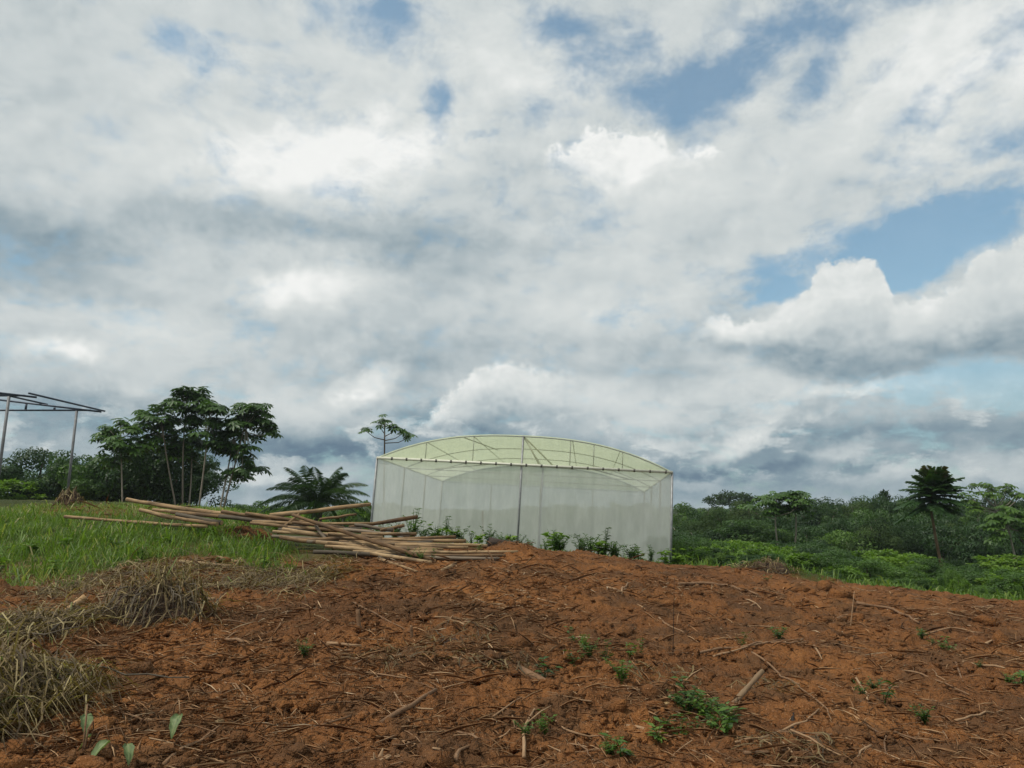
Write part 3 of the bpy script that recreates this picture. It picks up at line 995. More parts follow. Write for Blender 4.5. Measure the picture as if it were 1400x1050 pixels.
def oil_palm():
    d = 40.0
    base = ground_under(432, d)
    t = ob('oil_palm', None, loc=base, label='low oil palm with arching feathery fronds beyond the log pile', cat='palm')
    hz = at(432, 688, d).z - base.z
    hub = np.array([0, 0, hz])
    g = np.random.default_rng(3)
    st_ = MB()
    st_.tube([(0, 0, -.3), (0, 0, hz * .5), (0, 0, hz)], [.28, .30, .18], 9, .5, True, .1)
    ob('trunk', st_.mesh('trunk', M['trunk_dark'], True), t)
    for i in range(34):
        a = i * 2.399; e = 1.3 - 1.2 * (i / 34) ** .8 + g.uniform(-.1, .1)
        b = MB()
        L = g.uniform(3.3, 4.2)
        feather(b, g, hub, (math.cos(a) * math.cos(e), math.sin(a) * math.cos(e), math.sin(e)), L, 64, .62, .26 + .36 * math.cos(e), g.uniform(.2, .8), .085)
        ob('frond', b.mesh('frond', M['leaf_palm']), t)


oil_palm()

# ---- leafy trees and shrubs: a few kinds, each copied in a loop
CROWNS = {
    'dark': [bushy(200 + i, 1.0, .62 + .1 * i, 26, 300, .080, M['leaf_dark'], lump=True) for i in range(4)],
    'mid': [bushy(220 + i, 1.0, .66 + .08 * i, 24, 290, .080, M['leaf_mid'], lump=True) for i in range(4)],
    'bright': [bushy(240 + i, 1.0, .55 + .1 * i, 38, 70, .15, M['leaf_bright']) for i in range(4)],
    'far': [bushy(260 + i, 1.0, .60 + .12 * i, 28, 320, .065, M['leaf_far'], lump=True) for i in range(5)],
    'cone': [bushy(280, .75, 1.2, 60, 55, .13, M['leaf_dark'], 'cone')],
    'flat': [bushy(290 + i, 1.15, .40, 44, 60, .12, M['leaf_far'], 'flat') for i in range(2)],
}
TRUNKS = [trunk_mesh(300 + i, 1.0, .035, M['trunk_dark' if i else 'trunk_pale'], 5, .30) for i in range(3)] + [trunk_mesh(310, 1.0, .03, M['trunk_dark'], 0)]
GT = np.random.default_rng(77)


def leafy(kind, px, d, py_top, width, label, group, cat='tree', name='broadleaf_tree', trunk=.3, pale=False):
    """crown and trunk scaled so that the top is seen at py_top"""
    b = ground_under(px, d)
    x, y, z = ray(px, py_top)
    h = EYE + z / y * d - b.z
    h = max(h, .5)
    t = ob(name, None, loc=b, rot=(0, 0, GT.uniform(0, 6.28)), label=label, cat=cat, group=group)
    me = CROWNS[kind][GT.integers(len(CROWNS[kind]))]
    zmax = max(v.co.z for v in me.vertices) if 'zm' not in me else me['zm']
    me['zm'] = zmax
    ch = h * (1 - trunk)
    r = width / 2
    ob('crown', me, t, loc=(0, 0, h * trunk), scale=(r, r, ch / zmax))
    ob('trunk', TRUNKS[3 if trunk < .2 else (0 if pale else GT.integers(1, 3))], t, scale=(min(h, width * .75), min(h, width * .75), h * .78))
    return t


LEFT_MASS = [(12, 54, 640, 5.5, 'dark'), (46, 52, 610, 5.2, 'dark'), (82, 53, 632, 4.6, 'dark'), (112, 51, 617, 4.8, 'dark'), (140, 50, 628, 4.6, 'mid'), (196, 50, 596, 5.4, 'dark'),
             (236, 50.5, 600, 5.0, 'dark'), (268, 51, 626, 4.2, 'dark'), (4, 49, 652, 3.6, 'bright'), (176, 52, 640, 4.6, 'dark')]
for px, d, py, w, k in LEFT_MASS:
    leafy(k, px, d, py, w, {46: 'dark tree with the tallest crown behind the shed posts', 112: 'dark spreading tree right behind the slim shed post', 4: 'bright green low bush tree under the thicket', 140: 'mid green tree behind the slim umbrella tree',
          12: 'dark tree seen between the two shed posts', 196: 'dark tree filling the gap behind the leaning umbrella tree', 236: 'dark tree closing the gaps between the straight umbrella trunks'}.get(px, 'dense dark broadleaf tree in the thicket beyond the shed frame'),
          'thicket beyond the shed frame', trunk=.08)
leafy('flat', 999, 150, 669, 9, 'dark spreading tree standing above the forest skyline', None, trunk=.74, name='emergent_tree')
leafy('cone', 1211, 88, 668, 5.5, 'dark pointed tree rising above the forest beside the rosette tree', None, trunk=.05, name='pointed_tree')
leafy('dark', 1190, 86, 690, 6.5, 'broad dark tree at the foot of the pointed tree', None, trunk=.1)
leafy('dark', 1232, 84, 688, 6.5, 'broad dark tree between pointed tree and rosette tree', None, trunk=.1)

# shrubs close behind the bare soil
shr = 0
for i in range(150):
    px = GT.uniform(905, 1480); d = 25.5 * math.exp(GT.uniform(.06, .62))
    edge = np.interp(px, EDGE_PX, EDGE_R)
    if d < edge + 1.6: continue
    k = GT.choice(['bright', 'bright', 'mid', 'mid', 'dark'] if d < 36 else ['mid', 'dark', 'bright'])
    b = ground_under(px, d)
    hgt = GT.uniform(.5, 1.25) * (1 + (d - 25) * .02)
    py = proj(b.x, b.y, b.z + hgt)[1]
    if abs(px - 1293) < 16 and d < 38: hgt *= .4
    leafy(k, px, d, float(py), hgt * GT.uniform(1.3, 2.1), {'bright': 'bright green shrub on the slope beyond the bare soil', 'mid': 'green leafy shrub on the slope beyond the bare soil',
          'dark': 'dark green shrub on the slope beyond the bare soil'}[k], 'shrubs beyond the bare soil', 'shrub', 'shrub', .05)
# young trees and thickets down the slope, then forest trees
for i in range(150):
    px = GT.uniform(880, 1500)
    d = 42 * math.exp(GT.uniform(0, 1.35))
    lowd = np.interp(d, [42, 60, 90, 140, 165], [768, 760, 744, 722, 710])
    hid = np.interp(d, [42, 60, 90, 140, 165], [752, 740, 724, 704, 697])
    top = lowd + (hid - lowd) * GT.beta(1.5, 1.6)
    if abs(px - 1280) < 24 and d < 80: top = max(top, 716)
    if abs(px - 1072) < 40 and d < 60: top = max(top, 752)
    k = GT.choice(['bright', 'mid', 'dark', 'dark', 'mid'] if d < 52 else ['far', 'dark', 'dark', 'dark', 'far', 'mid'])
    w = d * GT.uniform(.055, .115)
    tall = top < (lowd + hid) / 2
    leafy(k, px, d, top, w, {'bright': 'bright green young tree below the bare slope', 'mid': 'mid green tree in the growth below the bare slope', 'dark': 'dark green tree in the growth below the bare slope',
          'far': 'dull green forest tree beyond the slope'}[k], 'trees of the slope and forest', trunk=.28 if tall else .10, pale=GT.uniform() < .35)
for px, py, d, w, k, tr in [(930, 702, 92, 7, 'far', .3), (958, 695, 100, 8, 'mid', .3), (985, 704, 84, 6, 'dark', .3), (1018, 690, 105, 9, 'dark', .35), (1042, 700, 88, 6.5, 'mid', .3), (1108, 697, 90, 6, 'dark', .35), (1124, 686, 108, 8, 'far', .35),
                            (1148, 688, 98, 7.5, 'mid', .3), (1166, 696, 76, 5.5, 'far', .3), (1186, 683, 92, 7.5, 'dark', .3), (1204, 700, 70, 5.5, 'dark', .25), (1226, 681, 96, 7, 'dark', .3), (1246, 690, 80, 6, 'dark', .3), (1258, 702, 68, 5, 'mid', .25),
                            (1308, 690, 84, 6.5, 'mid', .3), (1330, 690, 96, 7.5, 'far', .35), (1344, 704, 70, 5.5, 'dark', .25), (1366, 692, 86, 6.5, 'dark', .3), (1394, 686, 90, 7, 'dark', .3), (1416, 694, 78, 6, 'mid', .3), (1135, 716, 66, 5, 'dark', .2), (1178, 718, 62, 5, 'dark', .2), (1222, 720, 60, 4.8, 'dark', .2), (1090, 716, 72, 5, 'dark', .2), (1000, 722, 64, 5, 'dark', .2), (950, 724, 60, 5, 'dark', .2)]:
    leafy(k, px, d, py, w * 1.25, {'dark': 'tall dark forest tree with rounded crown beyond the slope', 'far': 'tall dull forest tree with rounded crown beyond the slope', 'mid': 'tall mid green forest tree with rounded crown beyond the slope'}[k], 'tall forest trees beyond the slope', trunk=tr, pale=GT.uniform() < .5)
for px, py, d, w, k in [(938, 686, 78, 3.6, 'mid'), (1020, 683, 84, 4.4, 'far'), (1118, 681, 76, 3.8, 'dark'), (1136, 688, 70, 3.4, 'mid'), (1152, 678, 80, 4.4, 'dark'), (1174, 684, 72, 3.6, 'far'), (1196, 677, 76, 4.0, 'dark'), (1228, 673, 74, 4.2, 'dark'), (1248, 682, 70, 3.4, 'mid'),
                        (1312, 683, 72, 3.8, 'dark'), (1332, 686, 66, 3.4, 'mid'), (1350, 677, 78, 4.2, 'far'), (1376, 682, 70, 3.8, 'dark'), (1398, 672, 76, 4.4, 'dark'), (964, 692, 70, 3.2, 'dark')]:
    leafy(k, px, d, py, w, {'dark': 'tall slender dark tree rising out of the forest edge', 'mid': 'tall slender mid green tree rising out of the forest edge', 'far': 'tall slender olive tree rising out of the forest edge'}[k],
          'slender trees rising out of the forest edge', trunk=.48, pale=GT.uniform() < .6)
for i in range(44):                                    # the forest edge: a rank of trees standing as a wall
    px = 915 + i * 13.2 + GT.uniform(-8, 8)
    d = GT.uniform(52, 66)
    top = 714 + 9 * math.sin(px * .034 + 1.0) + GT.normal(0, 11) - (6 if px > 1130 else 0)
    k = GT.choice(['dark', 'dark', 'mid', 'far', 'dark'])
    leafy(k, px, d, float(np.clip(top, 694, 738)), GT.uniform(3.0, 5.4), {'dark': 'dark tree in the front rank of the forest edge', 'mid': 'mid green tree in the front rank of the forest edge', 'far': 'olive tree in the front rank of the forest edge'}[k],
          'front rank of the forest edge', trunk=GT.choice([.06, .12, .25]), pale=GT.uniform() < .5)
for px, d, py, w, k in [(345, 60, 684, 4, 'mid'), (372, 64, 690, 4, 'bright'), (395, 90, 688, 8, 'far'), (350, 95, 690, 8, 'far'), (470, 70, 690, 5, 'mid'), (498, 44, 682, 1.8, 'bright'), (485, 80, 690, 6, 'far'), (330, 52, 688, 3, 'mid'), (412, 58, 697, 4, 'bright')]:
    leafy(k, px, d, py, w, 'green tree beyond the oil palm' if k != 'far' else 'dull forest tree far beyond the oil palm', 'trees beyond the oil palm', trunk=.06)


# the far wood: one mass of crowns
def far_forest():
    src = []
    for me in CROWNS['far'] + CROWNS['flat']:
        n = len(me.vertices); v = np.zeros(n * 3, np.float32); me.vertices.foreach_get('co', v)
        r = np.zeros(n, np.float32); me.attributes['rnd'].data.foreach_get('value', r)
        v = v.reshape(-1, 3).astype(float)
        src.append((v, r))
    b = MB()
    g = np.random.default_rng(5)
    for i in range(330):
        d = 165 * math.exp(g.uniform(0, .95)); px = g.uniform(-150, 1560)
        x = (px - 700) / 1047 * d; z0 = tz(x, d)
        py = np.interp(d, [165, 260, 430], [700, 693, 691]) + g.normal(0, 2.2) + 2.5 * math.sin(px * .021) + (2 if px < 700 else 0)
        _, yy, zz = ray(px, py)
        h = max(EYE + zz / yy * d - z0, 4)
        v, r = src[g.integers(len(src))]
        keep = np.repeat(g.uniform(0, 1, len(v) // 4) < (.24 if d < 260 else .15), 4)
        v = v[keep]; r_ = r[keep]
        q4 = v.reshape(-1, 4, 3); cc = q4.mean(1, keepdims=True)
        v = (cc + (q4 - cc) * (1.9 if d < 260 else 2.4)).reshape(-1, 3)
        k = np.arange(len(v) // 4)[:, None] * 4
        w = g.uniform(4.5, 8.5) * (1 if d < 260 else 1.35)
        a = g.uniform(0, 6.28); ca, sa = math.cos(a), math.sin(a)
        c = (v - [0, 0, .6]) * 1.0
        V = np.stack([x + (v[:, 0] * ca - v[:, 1] * sa) * w, d + (v[:, 0] * sa + v[:, 1] * ca) * w, z0 + h * .25 + v[:, 2] / v[:, 2].max() * h * .75], 1)
        b.add(V, np.concatenate([k + [0, 1, 2], k + [0, 2, 3]]), None, np.clip(r_ * .8 + g.uniform(-.12, .22), 0, 1))
    o = ob('forest', b.mesh('forest', M['leaf_far']), kind='stuff', label='far rainforest closing the view along the horizon', cat='forest')


far_forest()


def build_haze():
    b = MB()
    x, y0, y1, z0, z1 = 1600., -1600., 1600., -25., 32.
    V = [(sx * x, sy, sz) for sz in (z0, z1) for sy in (y0, y1) for sx in (-1, 1)]
    me = mesh('haze', np.array(V), np.array([(0, 2, 3, 1), (4, 5, 7, 6), (0, 1, 5, 4), (2, 6, 7, 3), (0, 4, 6, 2), (1, 3, 7, 5)]), [])
    m, bs = new_mat('haze_air')
    m.node_tree.nodes.remove(bs)
    pv = nn('ShaderNodeVolumePrincipled')
    pv.inputs['Color'].default_value = (.80, .88, .95, 1)
    pv.inputs['Density'].default_value = .00028
    m.node_tree.links.new(pv.outputs[0], m.node_tree.nodes['Material Output'].inputs['Volume'])
    me.materials.append(m)
    ob('haze', me, kind='stuff', label='thin humid air over the whole valley', cat='haze')


build_haze()


# ---------------------------------------------------------------- the log pile
LG = np.random.default_rng(9)
LOGS = [  # x0, y0, x1, y1, width px, material, label
    (173, 683, 368, 709, 8, 'log_bark', 'thick tan log whose butt end juts out left over the pile'),
    (209, 697, 363, 711, 6, 'log_bark', None), (234, 700, 371, 711, 7, 'log_bark', None),
    (241, 703, 303, 715, 7, 'log_grey', 'short thick grey barked log on the left of the pile'),
    (240, 708, 297, 717, 6, 'log_bark', None), (89, 706, 283, 720, 5, 'log_bark', 'long thin pole lying in the grass left of the pile'),
    (191, 697, 240, 709, 7, 'log_bark', 'short reddish log end under the jutting log'), (303, 699, 400, 713, 5, 'log_bark', None),
    (336, 702, 440, 716, 6, 'log_bark', None), (369, 705, 507, 689, 7, 'log_bark', 'long log raised towards the greenhouse with its dark cut end up'),
    (400, 704, 594, 767, 6.5, 'log_bark', 'long straight pole lying diagonally down across the pile'),
    (477, 721, 571, 707, 6, 'log_bark', 'tan log tilted up towards the greenhouse above the flat poles'),
    (437, 710, 487, 703, 3.5, 'log_bark', 'thin stripped pole poking up behind the raised log'),
    (345, 713, 511, 716, 5, 'log_bark', None), (485, 717, 538, 725, 6, 'log_grey', None), (520, 725, 553, 718, 5, 'log_bark', 'short pale log end beside the tilted log'),
    (394, 721, 511, 727, 6, 'log_bark', None), (386, 724, 474, 735, 7, 'log_bark', None), (383, 734, 497, 750, 6, 'log_bark', None),
    (431, 719, 456, 751, 5, 'log_grey', 'short dark pole leaning steeply against the pile front'),
    (409, 703, 384, 723, 4, 'log_bark', 'short thin pole propped across the pile top'),
    (474, 738, 623, 734, 4.5, 'log_bark', None), (523, 737, 637, 740, 5, 'log_bark', None), (477, 742, 666, 746, 5, 'log_bark', None),
    (500, 747, 606, 751, 6, 'log_bark', None), (429, 754, 560, 761, 6.5, 'log_grey', None), (483, 754, 708, 754, 5, 'log_bark', 'longest flat pole along the pile front reaching the orange mound'),
    (563, 758, 691, 759, 4.5, 'log_bark', None), (575, 762, 683, 764, 5.5, 'log_grey', None), (494, 730, 569, 730, 5, 'log_bark', None),
    (449, 730, 523, 735, 6, 'log_bark', None), (420, 740, 520, 745, 6, 'log_grey', None), (400, 714, 470, 722, 6, 'log_bark', None), (456, 748, 540, 755, 6, 'log_bark', None),
    (540, 745, 640, 749, 5, 'log_bark', None), (300, 706, 420, 720, 6, 'log_grey', None), (470, 724, 560, 733, 5, 'log_grey', None),
    (246, 768, 350, 779, 5.5, 'log_bark', 'fallen pole lying in dry grass before the pile'), (297, 761, 331, 770, 5, 'log_bark', 'short broken pole lying in dry grass before the pile'),
]


for _i in range(16):
    _x = LG.uniform(330, 520); _y = 716 + (_x - 330) * .16 + LG.uniform(-3, 16); _l = LG.uniform(60, 130); _s = LG.normal(.05, .06)
    LOGS.append((_x, _y, _x + _l, _y + _s * _l, LG.uniform(4.5, 6.5), LG.choice(['log_bark', 'log_grey', 'log_bark']), None))


def log_object(p, q, r0, r1, mat, label, group, name='log', cat='log', cut='cut_wood'):
    p, q = Vector(p), Vector(q); L = (q - p).length
    n = max(5, int(L / .35)); xs = np.linspace(0, L, n)
    bow = LG.normal(0, .016) * L
    k = xs / L
    pts = np.stack([xs, np.sin(k * math.pi) * bow + LG.normal(0, .006, n), LG.normal(0, .005, n) - np.sin(k * math.pi) * abs(LG.normal(0, .004)) * L], 1)
    rad = np.linspace(r0, r1, n) * (1 + LG.normal(0, .055, n))
    me = MB().tube(pts, rad, 10, .5, True, .025).mesh(name, M[mat], True)
    o = ob(name, me, label=label, cat=cat, group=group, loc=p, rot=(q - p).to_track_quat('X', 'Z').to_euler())
    for i, s in ((0, -1), (-1, 1)):
        ang = np.arange(9) / 9 * 6.283
        ring = np.stack([np.zeros(9) + pts[i, 0] + s * .004, pts[i, 1] + np.cos(ang) * rad[i] * .9, pts[i, 2] + np.sin(ang) * rad[i] * .9], 1)
        V = np.concatenate([ring, [[pts[i, 0] + s * .007, pts[i, 1], pts[i, 2]]]])
        f = [(9, j, (j + 1) % 9) if s > 0 else (9, (j + 1) % 9, j) for j in range(9)]
        ob('cut_end', mesh('cut_end', V, np.array(f), [M[cut]]), o)
    return o


for x0, y0, x1, y1, w, mat, lab in LOGS:
    ym = (y0 + y1) / 2
    E_ = []
    for px, py in ((x0, y0), (x1, y1)):
        rule = 15.5 + (766 - (py * .35 + ym * .65)) * .036 + max(0, (330 - px)) * .006
        hd = hit(px, py + w * .45).y
        E_.append(at(px, py, min(rule, hd - .02)))
    dm = (E_[0].y + E_[1].y) / 2
    r = w / 2 / F * dm * .96
    s = LG.uniform(.68, .95)
    a, b = (r, r * s) if LG.uniform() < .5 else (r * s, r)
    log_object(E_[0], E_[1], a, b, mat, lab or ('grey barked log lying in the jumbled pile' if mat == 'log_grey' else 'tan stripped log lying in the jumbled pile'), 'logs of the pile')


# ---------------------------------------------------------------- sticks and roots on the bare soil
def px_path(pts, lift=.012):
    out = []
    for i in range(len(pts) - 1):
        (a, b), (c, d) = pts[i][:2], pts[i + 1][:2]
        for k in np.linspace(0, 1, 4)[(0 if i == 0 else 1):]:
            h = hit(a + (c - a) * k, b + (d - b) * k); h.z += lift
            out.append(h)
    return out


def root_object(pts, wpx, label, mat='stick', name='root', cat='root', straight=False, lift=None, taper=.55):
    P = px_path(pts)
    d = sum(p.y for p in P) / len(P)
    r = wpx / 2 / F * d
    if straight:
        P = [P[0].lerp(P[-1], k) for k in np.linspace(0, 1, 5)]
        for p in P: p.z = max(p.z, tz(p.x, p.y) + r * .2)
    o0 = P[0].copy()
    Q = np.array([tuple(p - o0) for p in P])
    n = len(Q)
    if n > 4: Q[1:-1] += LG.normal(0, .008, (n - 2, 3))
    Q[:, 2] += r * .5 + (lift or 0)
    me = MB().tube(Q, np.linspace(r, r * taper, n) * (1 + LG.normal(0, .06, n)), 7, .5, True, .05).mesh(name, M[mat], True)
    return ob(name, me, label=label, cat=cat, loc=o0, group='roots and sticks on the bare soil')


ROOTS = [
    ([(948, 898), (997, 887), (1014, 890), (1043, 880), (1080, 883), (1098, 877)], 3.6, 'long pale winding root in front of the leaning stub'),
    ([(975, 900), (1008, 893), (1046, 881)], 3, 'thin root running beside the long winding root'),
    ([(1028, 894), (1051, 910), (1068, 928), (1100, 940), (1130, 946)], 3.2, 'root curving right past the leaning stub'),
    ([(1083, 933), (1126, 967), (1137, 987)], 2.6, 'thin stick pointing down from the curving root'),
    ([(1003, 1020), (1057, 1007), (1100, 990), (1120, 973)], 4, 'long brown root rising over the hollow'),
    ([(928, 801), (974, 801), (1003, 804), (1037, 816)], 4.6, 'thick brown root along the soil below the greenhouse corner'),
    ([(901, 847), (917, 860), (938, 870)], 2.8, 'pale split stick below the greenhouse corner'),
    ([(906, 940), (954, 940)], 2.6, 'straight pale stick lying across dry litter'),
    ([(857, 998), (900, 1007), (934, 1014)], 5.5, 'rotten branch lying among green weeds'),
    ([(1017, 1035), (1074, 1031)], 5, 'pale rotten stick in the foreground hollow'),
    ([(1171, 828), (1211, 833), (1243, 846), (1257, 856)], 4.4, 'brown forked root on the far bare slope'),
    ([(1348, 883), (1374, 874)], 3, 'short pale root on the open soil'),
    ([(1234, 920), (1274, 930), (1326, 954)], 3, 'long straight stick beside purple stained litter'),
    ([(1307, 908), (1317, 936)], 3, 'pale stick crossing the long straight stick'),
    ([(1171, 933), (1186, 950), (1187, 962)], 3.4, 'hooked pale root lying alone'),
    ([(1306, 988), (1337, 981), (1374, 973)], 3.2, 'thin branched stick in the near soil'),
    ([(1223, 1004), (1254, 1016)], 3, 'short tan stick in the near soil'),
    ([(1113, 886), (1124, 904)], 3.2, 'stubby pale stick near the winding root'),
    ([(484, 826), (521, 847), (561, 867)], 2.6, 'long reddish stick below the log pile'),
    ([(447, 883), (494, 887)], 5, 'orange brown stick half buried in soil'),
    ([(539, 950), (561, 993)], 2.4, 'dark twig crossing the broken branch'),
    ([(393, 839), (356, 899)], 2.4, 'thin pale stick slanting over the soil'),
    ([(350, 840), (401, 830)], 2.6, 'thin stick pointing to the grass clump'),
    ([(393, 809), (436, 796)], 3, 'brown curved stick below the grass edge'),
    ([(673, 984), (716, 956)], 3, 'brown stick beside the weathered slab'),
    ([(516, 766), (570, 784)], 4.6, 'broken pole fallen before the log pile', 'log_bark'), ([(604, 784), (624, 773)], 6, 'short cut wood chunk before the log pile', 'log_bark'),
    ([(699, 976), (704, 1000)], 3, 'short grey stick in the near litter'), ([(1070, 1018), (1090, 1040), (1088, 1049)], 3, 'pale bent root at the hollow edge'),
    ([(830, 805), (850, 812), (858, 800)], 3.4, 'broken forked root near the soil crest'), ([(735, 822), (765, 828)], 2.4, 'thin pale root fragment on the upper soil'),
    ([(1000, 1000), (1012, 960)], 2.4, 'thin stick standing beside the leaning stub'), ([(1130, 850), (1160, 842), (1180, 848)], 2.6, 'thin wavy root on open soil'),
    ([(1262, 870), (1300, 862), (1345, 868)], 2.6, 'long thin root on the right slope'), ([(760, 990), (790, 1010), (830, 1012)], 3, 'thin root through the near litter'),
    ([(610, 900), (640, 906), (655, 900)], 2.6, 'thin root fragment beside the dark litter'), ([(300, 930), (330, 945), (345, 975)], 2.4, 'fine root over clods'), ([(1180, 990), (1210, 1010), (1212, 1035)], 2.8, 'fine bent root in the near soil'),
]
for row in ROOTS:
    root_object(row[0], row[1], row[2], row[3] if len(row) > 3 else 'stick')
root_object([(521, 993), (556, 970), (596, 947)], 7, 'thick broken branch lying on the soil in the foreground', name='branch', cat='branch', straight=True, taper=.8)


def stub(p0, p1, d, r, label, mat='stick', name='stub', cat='stub', taper=.75, split=False):
    a = hit(*p0); b = at(p1[0], p1[1], a.y + d)
    Q = [Vector((0, 0, 0)) + (b - a) * k for k in np.linspace(-.15, 1, 6)]
    me = MB().tube(Q, np.linspace(r, r * taper, 6) * (1 + LG.normal(0, .07, 6)), 9, .5, True, .07).mesh(name, M[mat], True)
    return ob(name, me, label=label, cat=cat, loc=a)


stub((1005, 962), (1043, 917), .15, .030, 'brown root stub leaning out of the soil', 'trunk_brown')
stub((717, 920), (777, 951), -.5, .045, 'weathered brown slab of wood lying in litter', 'stick', 'wood_slab', 'wood')
stub((491, 862), (489, 833), .02, .035, 'small brown stump standing upright in the soil', 'stick')
stub((563, 872), (562, 855), .0, .02, 'thin peg of wood upright in the soil')
stub((660, 742), (660, 698), .0, .055, 'dark weathered wooden stake standing before the greenhouse', 'trunk_brown', 'stake', 'stake')
stub((920, 895), (922, 790), .0, .006, 'thin bare twig standing upright from a dead clump', 'charred', 'twig', 'twig', .4)
stub((676, 770), (667, 752), .0, .018, 'short dark peg leaning on the orange mound', 'stick')
stub((1163, 856), (1168, 808), .0, .012, 'thin crooked twig standing on the bare slope', 'stick', 'twig', 'twig', .4)
_h = hit(519, 1044); _b = MB()
for _i in range(9):
    _a = LG.uniform(0, 6.28); _r = LG.uniform(.01, .05); _p = (math.cos(_a) * _r, math.sin(_a) * _r, -.05)
    _b.tube([_p, (_p[0] * 1.2, _p[1] * 1.2, LG.uniform(.01, .03)), (_p[0] * 2.2 + .02, _p[1] * 2.2, LG.uniform(.03, .08))], [.022, .018, .004], 5, .5, True, .15)
ob('stump', _b.mesh('stump', M['stick']), label='split orange stump end in the foreground soil', cat='stump', loc=_h)
stub((86, 842), (117, 816), .1, .06, 'sawn wood stub sticking out of the dry grass', 'cut_wood', 'wood_stub', 'stub', .8)
stub((1084, 983), (1083, 1022), -.6, .014, 'dark twig hanging in the hollow', 'charred', 'twig', 'twig', .6)
# charred log and wood debris between pile and greenhouse
ch = at(676, 744, 19.0)
log_object(at(668, 741, 18.4), at(714, 748, 18.6), .12, .09, 'charred', 'charred black log end beside the greenhouse weeds', None, 'charred_log', 'log', 'charred')
log_object(at(708, 747, 18.3), at(722, 749, 18.25), .10, .08, 'log_bark', 'short tan stump beside the charred log', None, 'stump', 'stump')

# sticks strewn over the soil: a dozen shapes, copied
STK = []
for i in range(14):
    n = 6; L = 1.0
    x = np.linspace(-.5, .5, n)
    P = np.stack([x, np.cumsum(LG.normal(0, .05, n)), np.abs(LG.normal(0, .02, n))], 1)
    P -= P.mean(0); P[:, 2] += .015
    b = MB().tube(P, np.linspace(.022, .010, n) * LG.uniform(.7, 1.3), 5, .5, True, .08)
    if i % 3 == 0:
        b.tube([P[3], P[3] + [.18, .12 * LG.choice([-1, 1]), .04], P[3] + [.30, .22 * LG.choice([-1, 1]), .05]], [.012, .008, .004], 4)
    STK.append(b.mesh('stick', M['stick'], True))


def sample_soil(n, g, y0=700, y1=1075, x0=-20, x1=1420):
    """points on the bare soil, spread evenly over the view"""
    out = []
    px = g.uniform(x0, x1, n * 3); py = g.uniform(y0, y1, n * 3)
    u, v = px - 700, 525 - py
    ry = F * CP - v * SP; rz = F * SP + v * CP
    sl = rz / ry
    d = np.full(len(px), 3.0); done = np.zeros(len(px), bool)
    for dd in np.exp(np.linspace(math.log(4), math.log(30), 170)):
        z = T0(u / ry * dd, np.full(len(px), dd))
        hitm = (~done) & (EYE + sl * dd <= z)
        d[hitm] = dd; done |= hitm
    px, py, u, ry, d = px[done], py[done], u[done], ry[done], d[done]
    d = d * g.uniform(.99, 1.01, len(d))
    x = u / ry * d
    m = masks(x, d)[0]
    k = m > .6
    return x[k][:n], d[k][:n]


SG = np.random.default_rng(33)
xs, ys = sample_soil(290, SG, 765, 1060)
dens = fbm(xs * .5, ys * .5, 3, 71)
zs = T(xs, ys)
for i in range(len(xs)):
    L = float(np.clip(SG.lognormal(-1.15, .5), .12, .95)) * (.7 + .06 * ys[i])
    dz = (tz(xs[i] + .2, ys[i]) - zs[i]) / .2
    a = SG.uniform(0, 6.28)
    sl = math.atan(dz * math.cos(a)) + SG.normal(0, .1)
    ob('stick', STK[SG.integers(len(STK))], label='small brown stick lying among the litter on bare soil', cat='stick', group='sticks strewn over the bare soil',
       loc=(xs[i], ys[i], zs[i] + .012), rot=Matrix.Rotation(a, 3, 'Z').to_4x4().to_3x3().to_euler() if False else (SG.uniform(-.2, .2), -sl, a), scale=(L, L * .75, L * SG.uniform(.5, .85)))

# fine litter: dry stalks, fibres, chips
def litter():
    g = np.random.default_rng(41)
    x, y = sample_soil(80000, g, 690, 1075)
    n1, n2 = fbm(x * .7, y * .7, 3, 71), fbm(x * 2.3, y * 2.3, 2, 77)
    keep = g.uniform(0, 1, len(x)) < np.clip((n1 - .34) * 2.6 + (n2 - .5) * 1.2, .16, 1)
    x, y = x[keep], y[keep]; z = T(x, y); k = len(x)
    L = np.clip(g.lognormal(-2.45, .6, k), .03, .5) * (.7 + .05 * y)
    a = g.uniform(0, 6.283, k) + 0
    tip = np.stack([np.cos(a), np.sin(a), g.normal(.10, .22, k)], 1)
    W = np.clip(L * g.uniform(.025, .06, k), .003, .012) * (.7 + .05 * y)
    P = np.stack([x, y, z + g.uniform(.0, .03, k)], 1)
    b = MB()
    up = np.stack([g.normal(0, .4, k), g.normal(0, .4, k) - .4, np.ones(k)], 1)
    rn = np.clip(g.beta(2.2, 1.8, k) + (n1[keep] - .5) * .2, 0, 1)
    b.leaves(P, tip, up, L, W, rn, .6, .5)
    ob('twig_litter', b.mesh('twig_litter', M['litter']), kind='stuff', label='dry stalks, fibres and chips littering the bare soil', cat='litter')


litter()


# clods of soil
def icos():
    t = (1 + 5 ** .5) / 2
    V = np.array([(-1, t, 0), (1, t, 0), (-1, -t, 0), (1, -t, 0), (0, -1, t), (0, 1, t), (0, -1, -t), (0, 1, -t), (t, 0, -1), (t, 0, 1), (-t, 0, -1), (-t, 0, 1)], float)
    V /= np.linalg.norm(V[0])
    Fc = [(0, 11, 5), (0, 5, 1), (0, 1, 7), (0, 7, 10), (0, 10, 11), (1, 5, 9), (5, 11, 4), (11, 10, 2), (10, 7, 6), (7, 1, 8), (3, 9, 4), (3, 4, 2), (3, 2, 6), (3, 6, 8), (3, 8, 9), (4, 9, 5), (2, 4, 11), (6, 2, 10), (8, 6, 7), (9, 8, 1)]
    return V, np.array(Fc)


